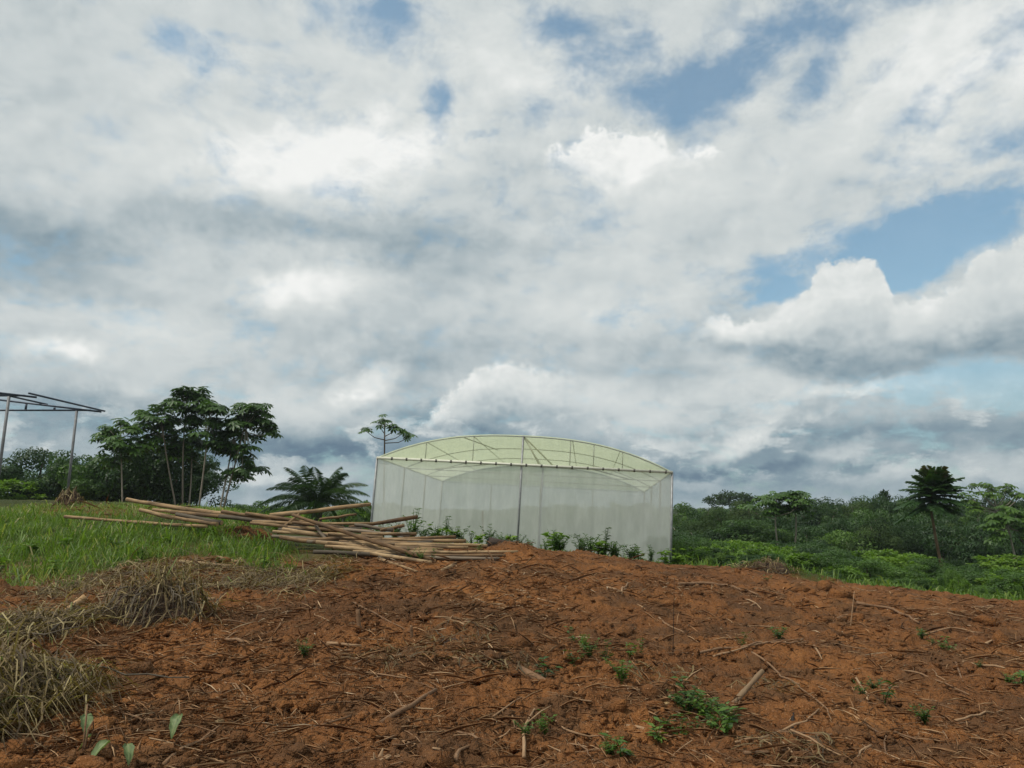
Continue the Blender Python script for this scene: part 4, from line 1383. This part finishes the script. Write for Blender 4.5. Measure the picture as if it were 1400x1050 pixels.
def subdiv(V, Fc):
    V = [tuple(v) for v in V]; c = {}
    def m(a, b):
        k = (min(a, b), max(a, b))
        if k not in c:
            p = np.array(V[a]) + np.array(V[b]); V.append(tuple(p / np.linalg.norm(p))); c[k] = len(V) - 1
        return c[k]
    out = []
    for a, b, d in Fc:
        x, y, z = m(a, b), m(b, d), m(d, a)
        out += [(a, x, z), (b, y, x), (d, z, y), (x, y, z)]
    return np.array(V), np.array(out)


IV0, IF0 = icos(); IV1, IF1 = subdiv(IV0, IF0)


def clods():
    g = np.random.default_rng(51)
    b = MB()
    for n, (V, Fc), lo, hi in ((22000, (IV0, IF0), -4.35, .5), (2400, (IV1, IF1), -3.3, .55)):
        x, y = sample_soil(n, g, 740, 1075)
        d = fbm(x * .9, y * .9, 3, 88)
        keep = g.uniform(0, 1, len(x)) < np.clip((d - .3) * 2.4, .12, 1)
        x, y = x[keep], y[keep]; z = T(x, y)
        r = np.clip(g.lognormal(lo, hi, len(x)), .006, .13) * (.62 + .045 * y)
        k = len(x); nv = len(V)
        S = r[:, None] * g.uniform(.5, 1.4, (k, 3)) * [1, 1, .7]
        jit = 1 + g.normal(0, .27, (k, nv))
        P = V[None] * jit[..., None]
        a = g.uniform(0, 6.28, k); ca, sa = np.cos(a)[:, None], np.sin(a)[:, None]
        P = P * S[:, None]
        P = np.stack([P[..., 0] * ca - P[..., 1] * sa, P[..., 0] * sa + P[..., 1] * ca, P[..., 2]], -1)
        P = P + np.stack([x, y, z + r * .15], 1)[:, None]
        f = (Fc[None] + (np.arange(k) * nv)[:, None, None]).reshape(-1, 3)
        b.add(P.reshape(-1, 3), f)
    ob('soil_clods', b.mesh('soil_clods', M['clod']), kind='stuff', label='red clods and crumbs of turned soil', cat='soil')


clods()
for px, py, w, lab in [(573, 986, 13, 'yellowish stone beside the broken branch'), (596, 957, 9, 'small pale stone at the tip of the broken branch'), (143, 945, 24, 'large orange stone beside the dry grass heap'),
                       (675, 914, 6, 'white chip of stone by the weathered slab'), (912, 960, 9, 'pale flat stone among green weeds'), (300, 985, 12, 'brown stone in the near red soil'), (586, 1028, 12, 'tan stone at the foot of the picture soil'.replace(' at the foot of the picture soil', ' half buried near the split stump')),
                       (830, 1001, 6, 'tiny pale stone beside the rotten branch')]:
    h = hit(px, py + w * .3); r = w / 2 / F * h.y
    V = IV1 * (1 + LG.normal(0, .16, (len(IV1), 1))) * [r, r * .8, r * .55]
    ob('stone', mesh('stone', V, IF1, [M['stone']], False), label=lab, cat='stone', loc=h + Vector((0, 0, r * .05)), rot=(0, 0, LG.uniform(0, 6)))


# ---------------------------------------------------------------- grass
def blades(b, x, y, z, h, w, g, lean=.5, rn=None, bend=.5, dirn=None):
    k = len(x)
    a = g.uniform(0, 6.283, k) if dirn is None else dirn
    d = np.stack([np.cos(a), np.sin(a), np.zeros(k)], 1)
    f = g.uniform(0, 6.283, k)
    s = np.stack([np.cos(f), np.sin(f), np.zeros(k)], 1) * (w / 2)[:, None]
    P = np.stack([x, y, z - .02], 1)
    l = np.abs(g.normal(lean, .25, k))[:, None]
    m_ = P + np.array([0, 0, 1.]) * (h * .6)[:, None] + d * h[:, None] * l * .35
    t = P + np.array([0, 0, 1.]) * (h * (1 - bend * .45 * l[:, 0]))[:, None] + d * h[:, None] * l
    V = np.stack([P - s, P + s, m_ + s * .8, m_ - s * .8, t], 1).reshape(-1, 3)
    i = np.arange(k)[:, None] * 5
    f3 = np.concatenate([i + [0, 1, 2], i + [0, 2, 3], i + [3, 2, 4]])
    b.add(V, f3, None, np.repeat(rn if rn is not None else g.uniform(0, 1, k), 5))


def strands(b, x, y, zf, L, w, g, rn, lift=.03, curl=.8, dirn=None, rise=.0):
    """limp stalks lying over a surface zf(x, y)"""
    k = len(x); n = 4
    a = g.uniform(0, 6.283, k) if dirn is None else dirn
    c = g.normal(0, curl, k)
    X = [x]; Y = [y]
    for i in range(n):
        X.append(X[-1] + np.cos(a + c * i / n) * L / n); Y.append(Y[-1] + np.sin(a + c * i / n) * L / n)
    z0 = g.uniform(.0, lift, k); ri = np.abs(g.normal(0, rise, k)) * L
    rows = []
    for i in range(n + 1):
        t = i / n
        hmp = np.sin(math.pi * min(t * 1.15, 1)) * g.uniform(0, 1.2, k) * lift + ri * math.sin(math.pi * t * .8)
        z = zf(X[i], Y[i]) + z0 * (1 - .6 * t) + hmp
        nx, ny = -np.sin(a + c * t), np.cos(a + c * t)
        ww = w * (.5 if i == 0 else 1.0 - .8 * t ** 2) / 2
        rows.append((np.stack([X[i] + nx * ww, Y[i] + ny * ww, z], 1), np.stack([X[i] - nx * ww, Y[i] - ny * ww, z + ww * .7], 1)))
    V = np.stack([r for p in rows for r in p], 1).reshape(-1, 3)
    m_ = 2 * (n + 1); i0 = np.arange(k)[:, None] * m_
    q = np.concatenate([i0 + [2 * i, 2 * i + 1, 2 * i + 3, 2 * i + 2] for i in range(n)])
    b.add(V, None, q, np.repeat(rn, m_))


def grass():
    g = np.random.default_rng(61)
    b = MB()
    n = 330000                                     # candidates over the left field
    th = g.uniform(-.75, -.10, n); r = np.sqrt(g.uniform(9.5 ** 2, 31 ** 2, n))
    x, y = r * np.sin(th), r * np.cos(th)
    z = T0(x, y)
    dm, gm, wm = masks(x, y, z)
    n1 = fbm(x * .8, y * .8, 3, 91)
    keep = g.uniform(0, 1, n) < np.clip((gm + wm * (x < -6.5) * .9) * np.clip((n1 - .27) * 2.6, .03, 1), 0, 1) * .75
    x, y, z, n1 = x[keep], y[keep], z[keep], n1[keep]
    z = T(x, y)
    px, py = proj(x, y, z)
    k = len(x)
    h = np.clip(g.lognormal(-1.75, .45, k), .05, .6) * (.45 + .9 * n1)
    top = smooth(py, 715, 700)
    h = h * (1 - .35 * top)
    rn = np.clip(g.beta(2.0, 2.6, k) * .95 + (n1 - .5) * .3 + .28 * smooth(py, 770, 800) * g.uniform(0, 1, k) + .3 * top * g.uniform(0, 1, k) + .5 * (g.uniform(0, 1, k) < .09), 0, 1)
    blades(b, x, y, z, h, np.clip(h * .05, .006, .03) * (.6 + .03 * y), g, .85, rn, .9)
    # ground cover of the slope beyond the soil and round the greenhouse
    n = 150000
    th = g.uniform(-.14, .78, n); r = np.sqrt(g.uniform(17.5 ** 2, 44 ** 2, n))
    x, y = r * np.sin(th), r * np.cos(th)
    wm = masks(x, y)[2]
    n1 = fbm(x * .6, y * .6, 3, 95)
    inside = (np.abs(x - .3 - (y - 26.5) * .097) < 4.9) & (y > 26.7 - .097 * x) & (y < 39)
    px, _ = proj(x, y, T0(x, y))
    keep = (g.uniform(0, 1, n) < wm * (.35 + .5 * n1) * np.where(px < 700, .55, 1)) & ~inside
    x, y, n1 = x[keep], y[keep], n1[keep]; z = T(x, y); k = len(x)
    px, _ = proj(x, y, z)
    h = np.clip(g.lognormal(-1.55, .45, k), .08, .7) * (.4 + n1) * np.where((px > 480) & (px < 930), .45, 1)
    rn = np.clip(g.beta(2.2, 3.0, k) + (n1 - .5) * .35, 0, .96)
    blades(b, x, y, z, h, np.clip(h * .10, .012, .05), g, .9, rn, .9)
    ob('grass', b.mesh('grass', M['grass_blade']), kind='stuff', label='green grass and low growth round the bare soil', cat='grass')
    # dry grass fringe between grass and soil
    b = MB()
    n = 120000
    th = g.uniform(-.70, .0, n); r = np.sqrt(g.uniform(6 ** 2, 18 ** 2, n))
    x, y = r * np.sin(th), r * np.cos(th); z = T0(x, y)
    px, py = proj(x, y, z)
    gm = masks(x, y, z)[1]
    n1 = fbm(x * 1.1, y * 1.1, 3, 99)
    fr = np.exp(-((py - np.interp(px, [0, 150, 260, 400, 470], [812, 800, 790, 800, 785])) / 17) ** 2) * smooth(px, 490, 440)
    keep = g.uniform(0, 1, n) < fr * np.clip((n1 - .32) * 2.6, 0, 1) * .5
    x, y = x[keep], y[keep]; k = len(x)
    L = np.clip(g.lognormal(-1.3, .5, k), .08, .8)
    strands(b, x, y, T, L, np.clip(L * .035, .005, .014) * (.8 + .03 * y), g, np.clip(g.beta(1.6, 2.2, k), 0, 1), .05, .9, None, .15)
    ob('dry_grass', b.mesh('dry_grass', M['dry_grass']), kind='stuff', label='flattened dry grass along the edge of the green field', cat='grass')


grass()


# ---------------------------------------------------------------- heaps
def mound(rx, ry, rz, seed, mat, name='mound'):
    u, v = np.meshgrid(np.linspace(0, 2 * np.pi, 41)[:-1], np.linspace(0, 1, 14))
    u, v = u.ravel(), v.ravel()
    k = 1 + (fbm(np.cos(u) * 1.6 + 5 + v, np.sin(u) * 1.6 + 5, 3, seed) - .5) * .7
    x, y = np.cos(u) * v * rx * k, np.sin(u) * v * ry * k
    z = rz * np.clip(1 - v ** 2, 0, 1) ** .8 * (1 + (fbm(x * 5 / rx + 9, y * 5 / rx, 4, seed + 3) - .5) * 1.0) - .12
    i = np.arange(13)[:, None] * 40; j = np.arange(40)[None]; jj = (j + 1) % 40
    q = np.stack([i + j, i + 40 + j, i + 40 + jj, i + jj], -1).reshape(-1, 4)
    return mesh(name, np.stack([x, y, z], 1), q, [mat], True), (x, y, z)


def heap(name, label, cat, c, rx, ry, rz, seed, n_bl, hmin, hmax, mat, bl_mat, lean, n_up=0, dirn=None, rcap=.88, lift=.07, rise=.10):
    g = np.random.default_rng(seed)
    t = ob(name, None, loc=c, label=label, cat=cat)
    me, (mx, my, mz) = mound(rx, ry, rz, seed, mat)
    ob('mound', me, t)
    b = MB()
    a = g.uniform(0, 6.283, n_bl); r = g.uniform(0, 1, n_bl) ** .5
    x, y = np.cos(a) * r * rx * 1.05, np.sin(a) * r * ry * 1.05
    L = g.uniform(hmin, hmax, n_bl) * 1.3
    base = c[2]

    def zf(X, Y):
        q = np.clip(1 - (X / rx) ** 2 - (Y / ry) ** 2, 0, 1) ** .8
        gz = T(X + c[0], Y + c[1]) - base
        return np.maximum(rz * q * (1 + (fbm(X * 5 / rx + 9, Y * 5 / rx, 4, seed + 3) - .5)) - .10, gz)
    strands(b, x, y, zf, L, np.clip(L * .03 * g.lognormal(0, .6, n_bl), .003, .017) * (.6 + .05 * c[1]), g, np.clip(g.beta(1.3, 1.7, n_bl), 0, rcap), lift, 1.0, dirn, rise)
    o = ob('dry_stalks', b.mesh('dry_stalks', M[bl_mat]), t, kind='stuff')
    if n_up:
        b = MB()
        x, y = g.normal(0, rx * .25, n_up), g.normal(0, ry * .25, n_up)
        h = g.uniform(.3, .75, n_up)
        blades(b, x + .05, y, np.full(n_up, rz * .8), h, np.full(n_up, .014), g, .45, np.clip(g.uniform(.55, 1.0, n_up), 0, 1), 1.0)
        ob('standing_blades', b.mesh('standing_blades', M[bl_mat]), t, kind='stuff')
    return t


hc = hit(195, 848)
rc = heap('root_clump', 'uprooted grass clump with dark roots and tall pale dry blades', 'root clump', hc + Vector((0, .35, 0)), .72, .60, .50, 5, 520, .10, .6, M['dark_soil'], 'dry_grass', 1.0, 24, None, .80, .09, .14)
b = MB(); g_ = np.random.default_rng(8)
for i in range(46):                                   # dangling roots on the torn front of the clump
    a = g_.uniform(-2.9, -.25); r0 = g_.uniform(.25, .6)
    p = np.array([math.cos(a) * r0, math.sin(a) * r0 * .8, g_.uniform(.05, .42)])
    d = np.array([math.cos(a), math.sin(a), -.5]) * g_.uniform(.15, .4)
    b.tube([p, p + d * .5 + [0, 0, .06], p + d + [g_.normal(0, .05), 0, -.08]], [.010, .007, .003], 4)
ob('hanging_roots', b.mesh('hanging_roots', M['trunk_dark']), rc, kind='stuff')
hh = hit(20, 985)
heap('grass_heap', 'big heap of cut dry grass and weeds on the bare soil', 'grass heap', hh + Vector((-.55, .15, -.05)), .78, 1.15, .40, 15, 4200, .12, .5, M['dark_soil'], 'dry_grass', 1.3, 12, None, 1.0, .12, .13)
h3 = hit(60, 880)
heap('grass_heap', 'low heap of raked dry stalks behind the big heap', 'grass heap', h3 + Vector((-.8, .5, -.05)), 1.0, .8, .22, 17, 1500, .15, .55, M['dark_soil'], 'dry_grass', 1.3, 0, None, 1.0, .08, .12)
h4 = hit(5, 815)
heap('soil_mound', 'small orange soil mound in the grass', 'soil mound', h4 + Vector((-.4, .3, 0)), .7, .6, .30, 19, 60, .1, .3, M['clod'], 'dry_grass', 1.2)
h5 = hit(100, 690)
heap('root_clump', 'brown root clump at the foot of a shed post', 'root clump', Vector((h5.x + .2, h5.y - .6, tz(h5.x + .2, h5.y - .6))), .55, .45, .55, 23, 160, .1, .4, M['dark_soil'], 'dry_grass', .9)
h6 = hit(1050, 783)
heap('brush_heap', 'dark brush heap at the crest of the bare slope', 'brush heap', h6 + Vector((.1, .4, 0)), .85, .6, .38, 25, 320, .12, .4, M['dark_soil'], 'dry_grass', 1.1)
h7 = hit(330, 735)
heap('root_clump', 'red brown root clump pushed against the log pile', 'root clump', h7, .75, .5, .34, 27, 120, .1, .3, M['clod'], 'dry_grass', 1.0)
for i, (px, py, rx, lab) in enumerate([(545, 905, .55, 'flattened patch of pale dry stalks on the soil'), (630, 868, .5, 'dark flattened patch of dead weeds'), (690, 905, .45, 'grey brown tuft of dead weeds by the slab'),
                                       (905, 925, .4, 'tuft of dead weeds under the upright twig'), (1050, 945, .32, 'dark tuft of roots under the leaning stub'), (1100, 1030, .45, 'tangle of pale roots in the foreground hollow'), (330, 800, .7, 'patch of grey dead grass below the pole')]):
    h = hit(px, py)
    heap('dead_tuft', lab, 'dead tuft', h, rx, rx * .8, .08, 40 + i, 90, .06, .30, M['dark_soil'], 'dry_grass', 1.5, rcap=.62, lift=.04, rise=.05)
# green stems pulled up with the heap
for row in [([(0, 911), (86, 921), (171, 939), (257, 947)], 3.2, 'long green stem lying from the heap across the soil'), ([(0, 880), (60, 884), (118, 872)], 2.4, 'dark straight stem on the dry stalks'),
            ([(69, 879), (120, 827)], 3, 'dark stalk leaning up over the dry stalks')]:
    root_object(row[0], row[1], row[2], 'log_grey', 'stem', 'stem', lift=.10)


# wilting broad leaved plants pulled up beside the heap
M['sage'] = leaf_mat('sage_leaf', [(0, (.07, .10, .04)), (.35, (.13, .19, .07)), (.7, (.21, .28, .12)), (1, (.30, .33, .16))], .3, .55, .1)


def wilted_plant(label, root, leaves, seed):
    g = np.random.default_rng(seed)
    t = ob('wilted_plant', None, loc=root, label=label, cat='plant')
    st_ = MB()
    for k, (px, py, d, L, az) in enumerate(leaves):
        p = np.array(at(px, py, d) - root)
        st_.tube([(0, 0, -.03), p * .35 + [0, 0, .14], p * .8 + [0, 0, .12], p], [.008, .007, .005, .004], 5)
        n, m = 12, 7
        u, v = np.meshgrid(np.linspace(0, 1, n), np.linspace(-1, 1, m), indexing='ij')
        w = np.sin(np.clip(u, .015, .985) ** .75 * math.pi) ** .75 * L * .27 * (1 + .10 * np.sin(u * 19 + v * 2 + seed))
        z = -.75 * L * u ** 1.4 - .10 * L * np.sin(v * 2.4) ** 2 + (fbm(u * 5 + k, v * 2 + seed, 2, seed) - .5) * .10 * L
        x = L * (u - .38 * u ** 2)
        V = np.stack([x, v * w * (.62 + .25 * g.uniform()), z + np.abs(v) * w * .55], -1).reshape(-1, 3)
        ca, sa = math.cos(az), math.sin(az)
        V = np.stack([V[:, 0] * ca - V[:, 1] * sa, V[:, 0] * sa + V[:, 1] * ca, V[:, 2]], 1)
        q = [(a * m + b_, a * m + b_ + 1, (a + 1) * m + b_ + 1, (a + 1) * m + b_) for a in range(n - 1) for b_ in range(m - 1)]
        rn = np.clip(.45 + (fbm(u * 9, v * 3 + 2, 3, seed + 5) - .5) * 1.1 + .45 * (np.abs(v) < .1) - .10 * (np.abs(np.sin(u * 22 + np.abs(v) * 3)) < .25), 0, 1).ravel()
        ob('leaf', mesh('leaf', V, np.array(q), [M['sage']], True, rn), t, loc=tuple(p))
    ob('stem', st_.mesh('stem', M['stick']), t)


wilted_plant('wilted plant with drooping sage green leaves beside the heap', hit(112, 1040) , [(118, 976, 5.75, .17, -1.0), (150, 1012, 5.45, .20, -2.2), (174, 1016, 5.5, .15, -.9), (128, 1004, 5.6, .13, -2.8)], 4)
wilted_plant('single wilted leaf on a bent stalk above red soil', hit(232, 1000), [(246, 976, 5.95, .18, -1.6)], 9)


# ---------------------------------------------------------------- weeds
def weed_mesh(seed, kind):
    g = np.random.default_rng(seed)
    b = MB()
    n_st = {'tall': 3, 'bushy': 9, 'broad': 6, 'seedling': 4}[kind]
    for s in range(n_st):
        a = g.uniform(0, 6.28); sp = {'tall': .18, 'bushy': .55, 'broad': .6, 'seedling': .5}[kind]
        h = g.uniform(.55, 1.0)
        tip = np.array([math.cos(a) * sp * g.uniform(.2, 1), math.sin(a) * sp * g.uniform(.2, 1), h])
        P = np.array([[0, 0, -.05], tip * [.3, .3, .5], tip])
        b.tube(P, [.016, .012, .005], 4, .2, False)
        k = {'tall': 16, 'bushy': 15, 'broad': 5, 'seedling': 6}[kind]
        t = g.uniform(.2, 1, k)
        C = np.stack([np.interp(t, [0, .5, 1], P[:, i]) for i in range(3)], 1)
        f = g.uniform(0, 6.283, k)
        Dv = np.stack([np.cos(f), np.sin(f), g.uniform(-.2, .6, k)], 1)
        L = {'tall': .14, 'bushy': .17, 'broad': .38, 'seedling': .3}[kind] * g.uniform(.7, 1.3, k)
        b.leaves(C, Dv, np.repeat([[0, 0, 1.0]], k, 0) + g.normal(0, .3, (k, 3)), L, L * (.6 if kind == 'broad' else .42), g.uniform(.1, .9, k))
    return b


WEED = {}
for kind, mt in (('tall', 'leaf_mid'), ('bushy', 'leaf_mid'), ('broad', 'leaf_bright'), ('seedling', 'leaf_mid')):
    WEED[kind] = [weed_mesh(700 + i, kind).mesh('weed', M[mt]) for i in range(4)]


def weed(px, d, h, kind, label, group, pt=None, wx=1.0):
    b = pt or ground_under(px, d)
    o = ob('weed', WEED[kind][GT.integers(4)], label=label, cat='weed', group=group, loc=b, rot=(0, 0, GT.uniform(0, 6.28)), scale=(h * wx, h * wx, h))
    return o


for px, d, h, kind, lab in [(566, 22.5, 1.05, 'tall', 'tall leafy weed standing against the greenhouse net'), (562, 22.2, .75, 'bushy', 'bushy weed at the foot of the tall weed'),
                            (578, 22.3, .6, 'bushy', None), (597, 22.8, .62, 'broad', None), (590, 22, .5, 'bushy', None), (622, 22.5, .55, 'broad', None), (632, 22.3, .45, 'bushy', None), (540, 22, .5, 'bushy', None), (520, 23, .55, 'bushy', None),
                            (644, 21.8, .6, 'tall', 'thin weed between greenhouse and stake'), (668, 21.5, .62, 'bushy', 'bushy weed beside the dark stake'), (680, 21.2, .45, 'bushy', None), (655, 21, .42, 'broad', None),
                            (758, 22, .72, 'broad', 'dark broad leaved weed before the greenhouse front'), (768, 21.8, .5, 'bushy', None), (790, 22.2, .5, 'bushy', None), (805, 22.4, .62, 'bushy', None),
                            (826, 23, .95, 'tall', 'tall dark weed before the right half of the greenhouse'), (818, 23, .6, 'broad', None), (840, 23.2, .5, 'bushy', None), (872, 24, .5, 'broad', None),
                            (888, 24.2, .55, 'bushy', None), (905, 24.3, .6, 'broad', None), (924, 24.6, .62, 'broad', 'upright broad leaf weed at the greenhouse corner'), (944, 25, .6, 'bushy', None), (850, 22.9, .3, 'seedling', None),
                            (500, 23.2, .5, 'bushy', None), (710, 21, .4, 'bushy', None), (725, 20.8, .35, 'seedling', None), (698, 21, .36, 'bushy', None), (610, 22.6, .9, 'tall', None), (745, 21.2, .35, 'bushy', None)]:
    weed(px, d, h, kind, lab or {'bushy': 'low bushy weed growing along the greenhouse front', 'broad': 'broad leaved weed growing along the greenhouse front', 'seedling': 'small seedling growing along the greenhouse front', 'tall': 'spindly weed growing along the greenhouse front'}[kind],
         'weeds along the greenhouse front')
for px, py, h, kind in [(380, 735, .55, 'broad'), (376, 728, .4, 'bushy'), (560, 768, .28, 'bushy'), (575, 770, .3, 'bushy'), (590, 768, .25, 'seedling'), (520, 762, .25, 'bushy'), (655, 756, .22, 'seedling'), (630, 752, .22, 'bushy'), (700, 740, .3, 'bushy'), (605, 738, .22, 'bushy'), (560, 735, .25, 'seedling')]:
    p = hit(px, py)
    weed(px, 0, h, kind, 'bright yellow green broad weed at the left of the logs' if kind == 'broad' else ('small green weed sprouting between the logs' if kind == 'bushy' else 'tiny seedling sprouting between the logs'), 'weeds among the logs', p)
SP_ = [(800, 890), (795, 905), (785, 880), (860, 900), (875, 898), (830, 905), (745, 928), (850, 935), (925, 965), (940, 978), (955, 975), (965, 985), (980, 975), (990, 985), (950, 1000), (930, 1010), (900, 1020), (970, 1000), (985, 1000), (745, 1005), (835, 1035), (850, 1040),
       (415, 900), (1015, 883), (1060, 868), (1065, 875), (1260, 878), (1275, 882), (1290, 888), (1340, 915), (1378, 935), (1390, 940), (1396, 938), (1195, 945), (1265, 990), (1210, 962), (718, 1008), (940, 960), (1300, 892), (1180, 953), (910, 1000), (875, 885), (300, 775), (1050, 795), (1140, 800), (785, 915), (805, 900), (995, 1010), (1000, 995)]
for px, py in SP_:
    p = hit(px, py)
    weed(px, 0, GT.uniform(.10, .24), GT.choice(['seedling', 'bushy', 'seedling']), 'small green sprout growing out of the bare red soil', 'sprouts on the bare soil', p, GT.uniform(1, 1.6))

for i in range(34):                                   # more growth hiding the greenhouse foot
    px = GT.uniform(520, 925)
    d = np.interp(px, [520, 700, 800, 925], [22.6, 20.8, 22.3, 24.6]) + GT.uniform(-.3, .9)
    k = GT.choice(['bushy', 'bushy', 'broad', 'tall'])
    weed(px, d, GT.uniform(.3, .62), k, {'bushy': 'low bushy weed growing along the greenhouse front', 'broad': 'broad leaved weed growing along the greenhouse front', 'tall': 'spindly weed growing along the greenhouse front'}[k],
         'weeds along the greenhouse front', None, 1.15)
for i in range(70):                                   # leafy weeds in the grass of the left field
    px, py = GT.uniform(-10, 450), GT.uniform(712, 800)
    p = hit(px, py)
    if masks(p.x, p.y, p.z)[1] < .5: continue
    k = GT.choice(['bushy', 'broad', 'seedling'])
    weed(px, 0, GT.uniform(.14, .34), k, {'bushy': 'small bushy weed standing in the grass', 'broad': 'broad leaved weed standing in the grass', 'seedling': 'little seedling standing in the grass'}[k], 'weeds in the grass', p, 1.3)
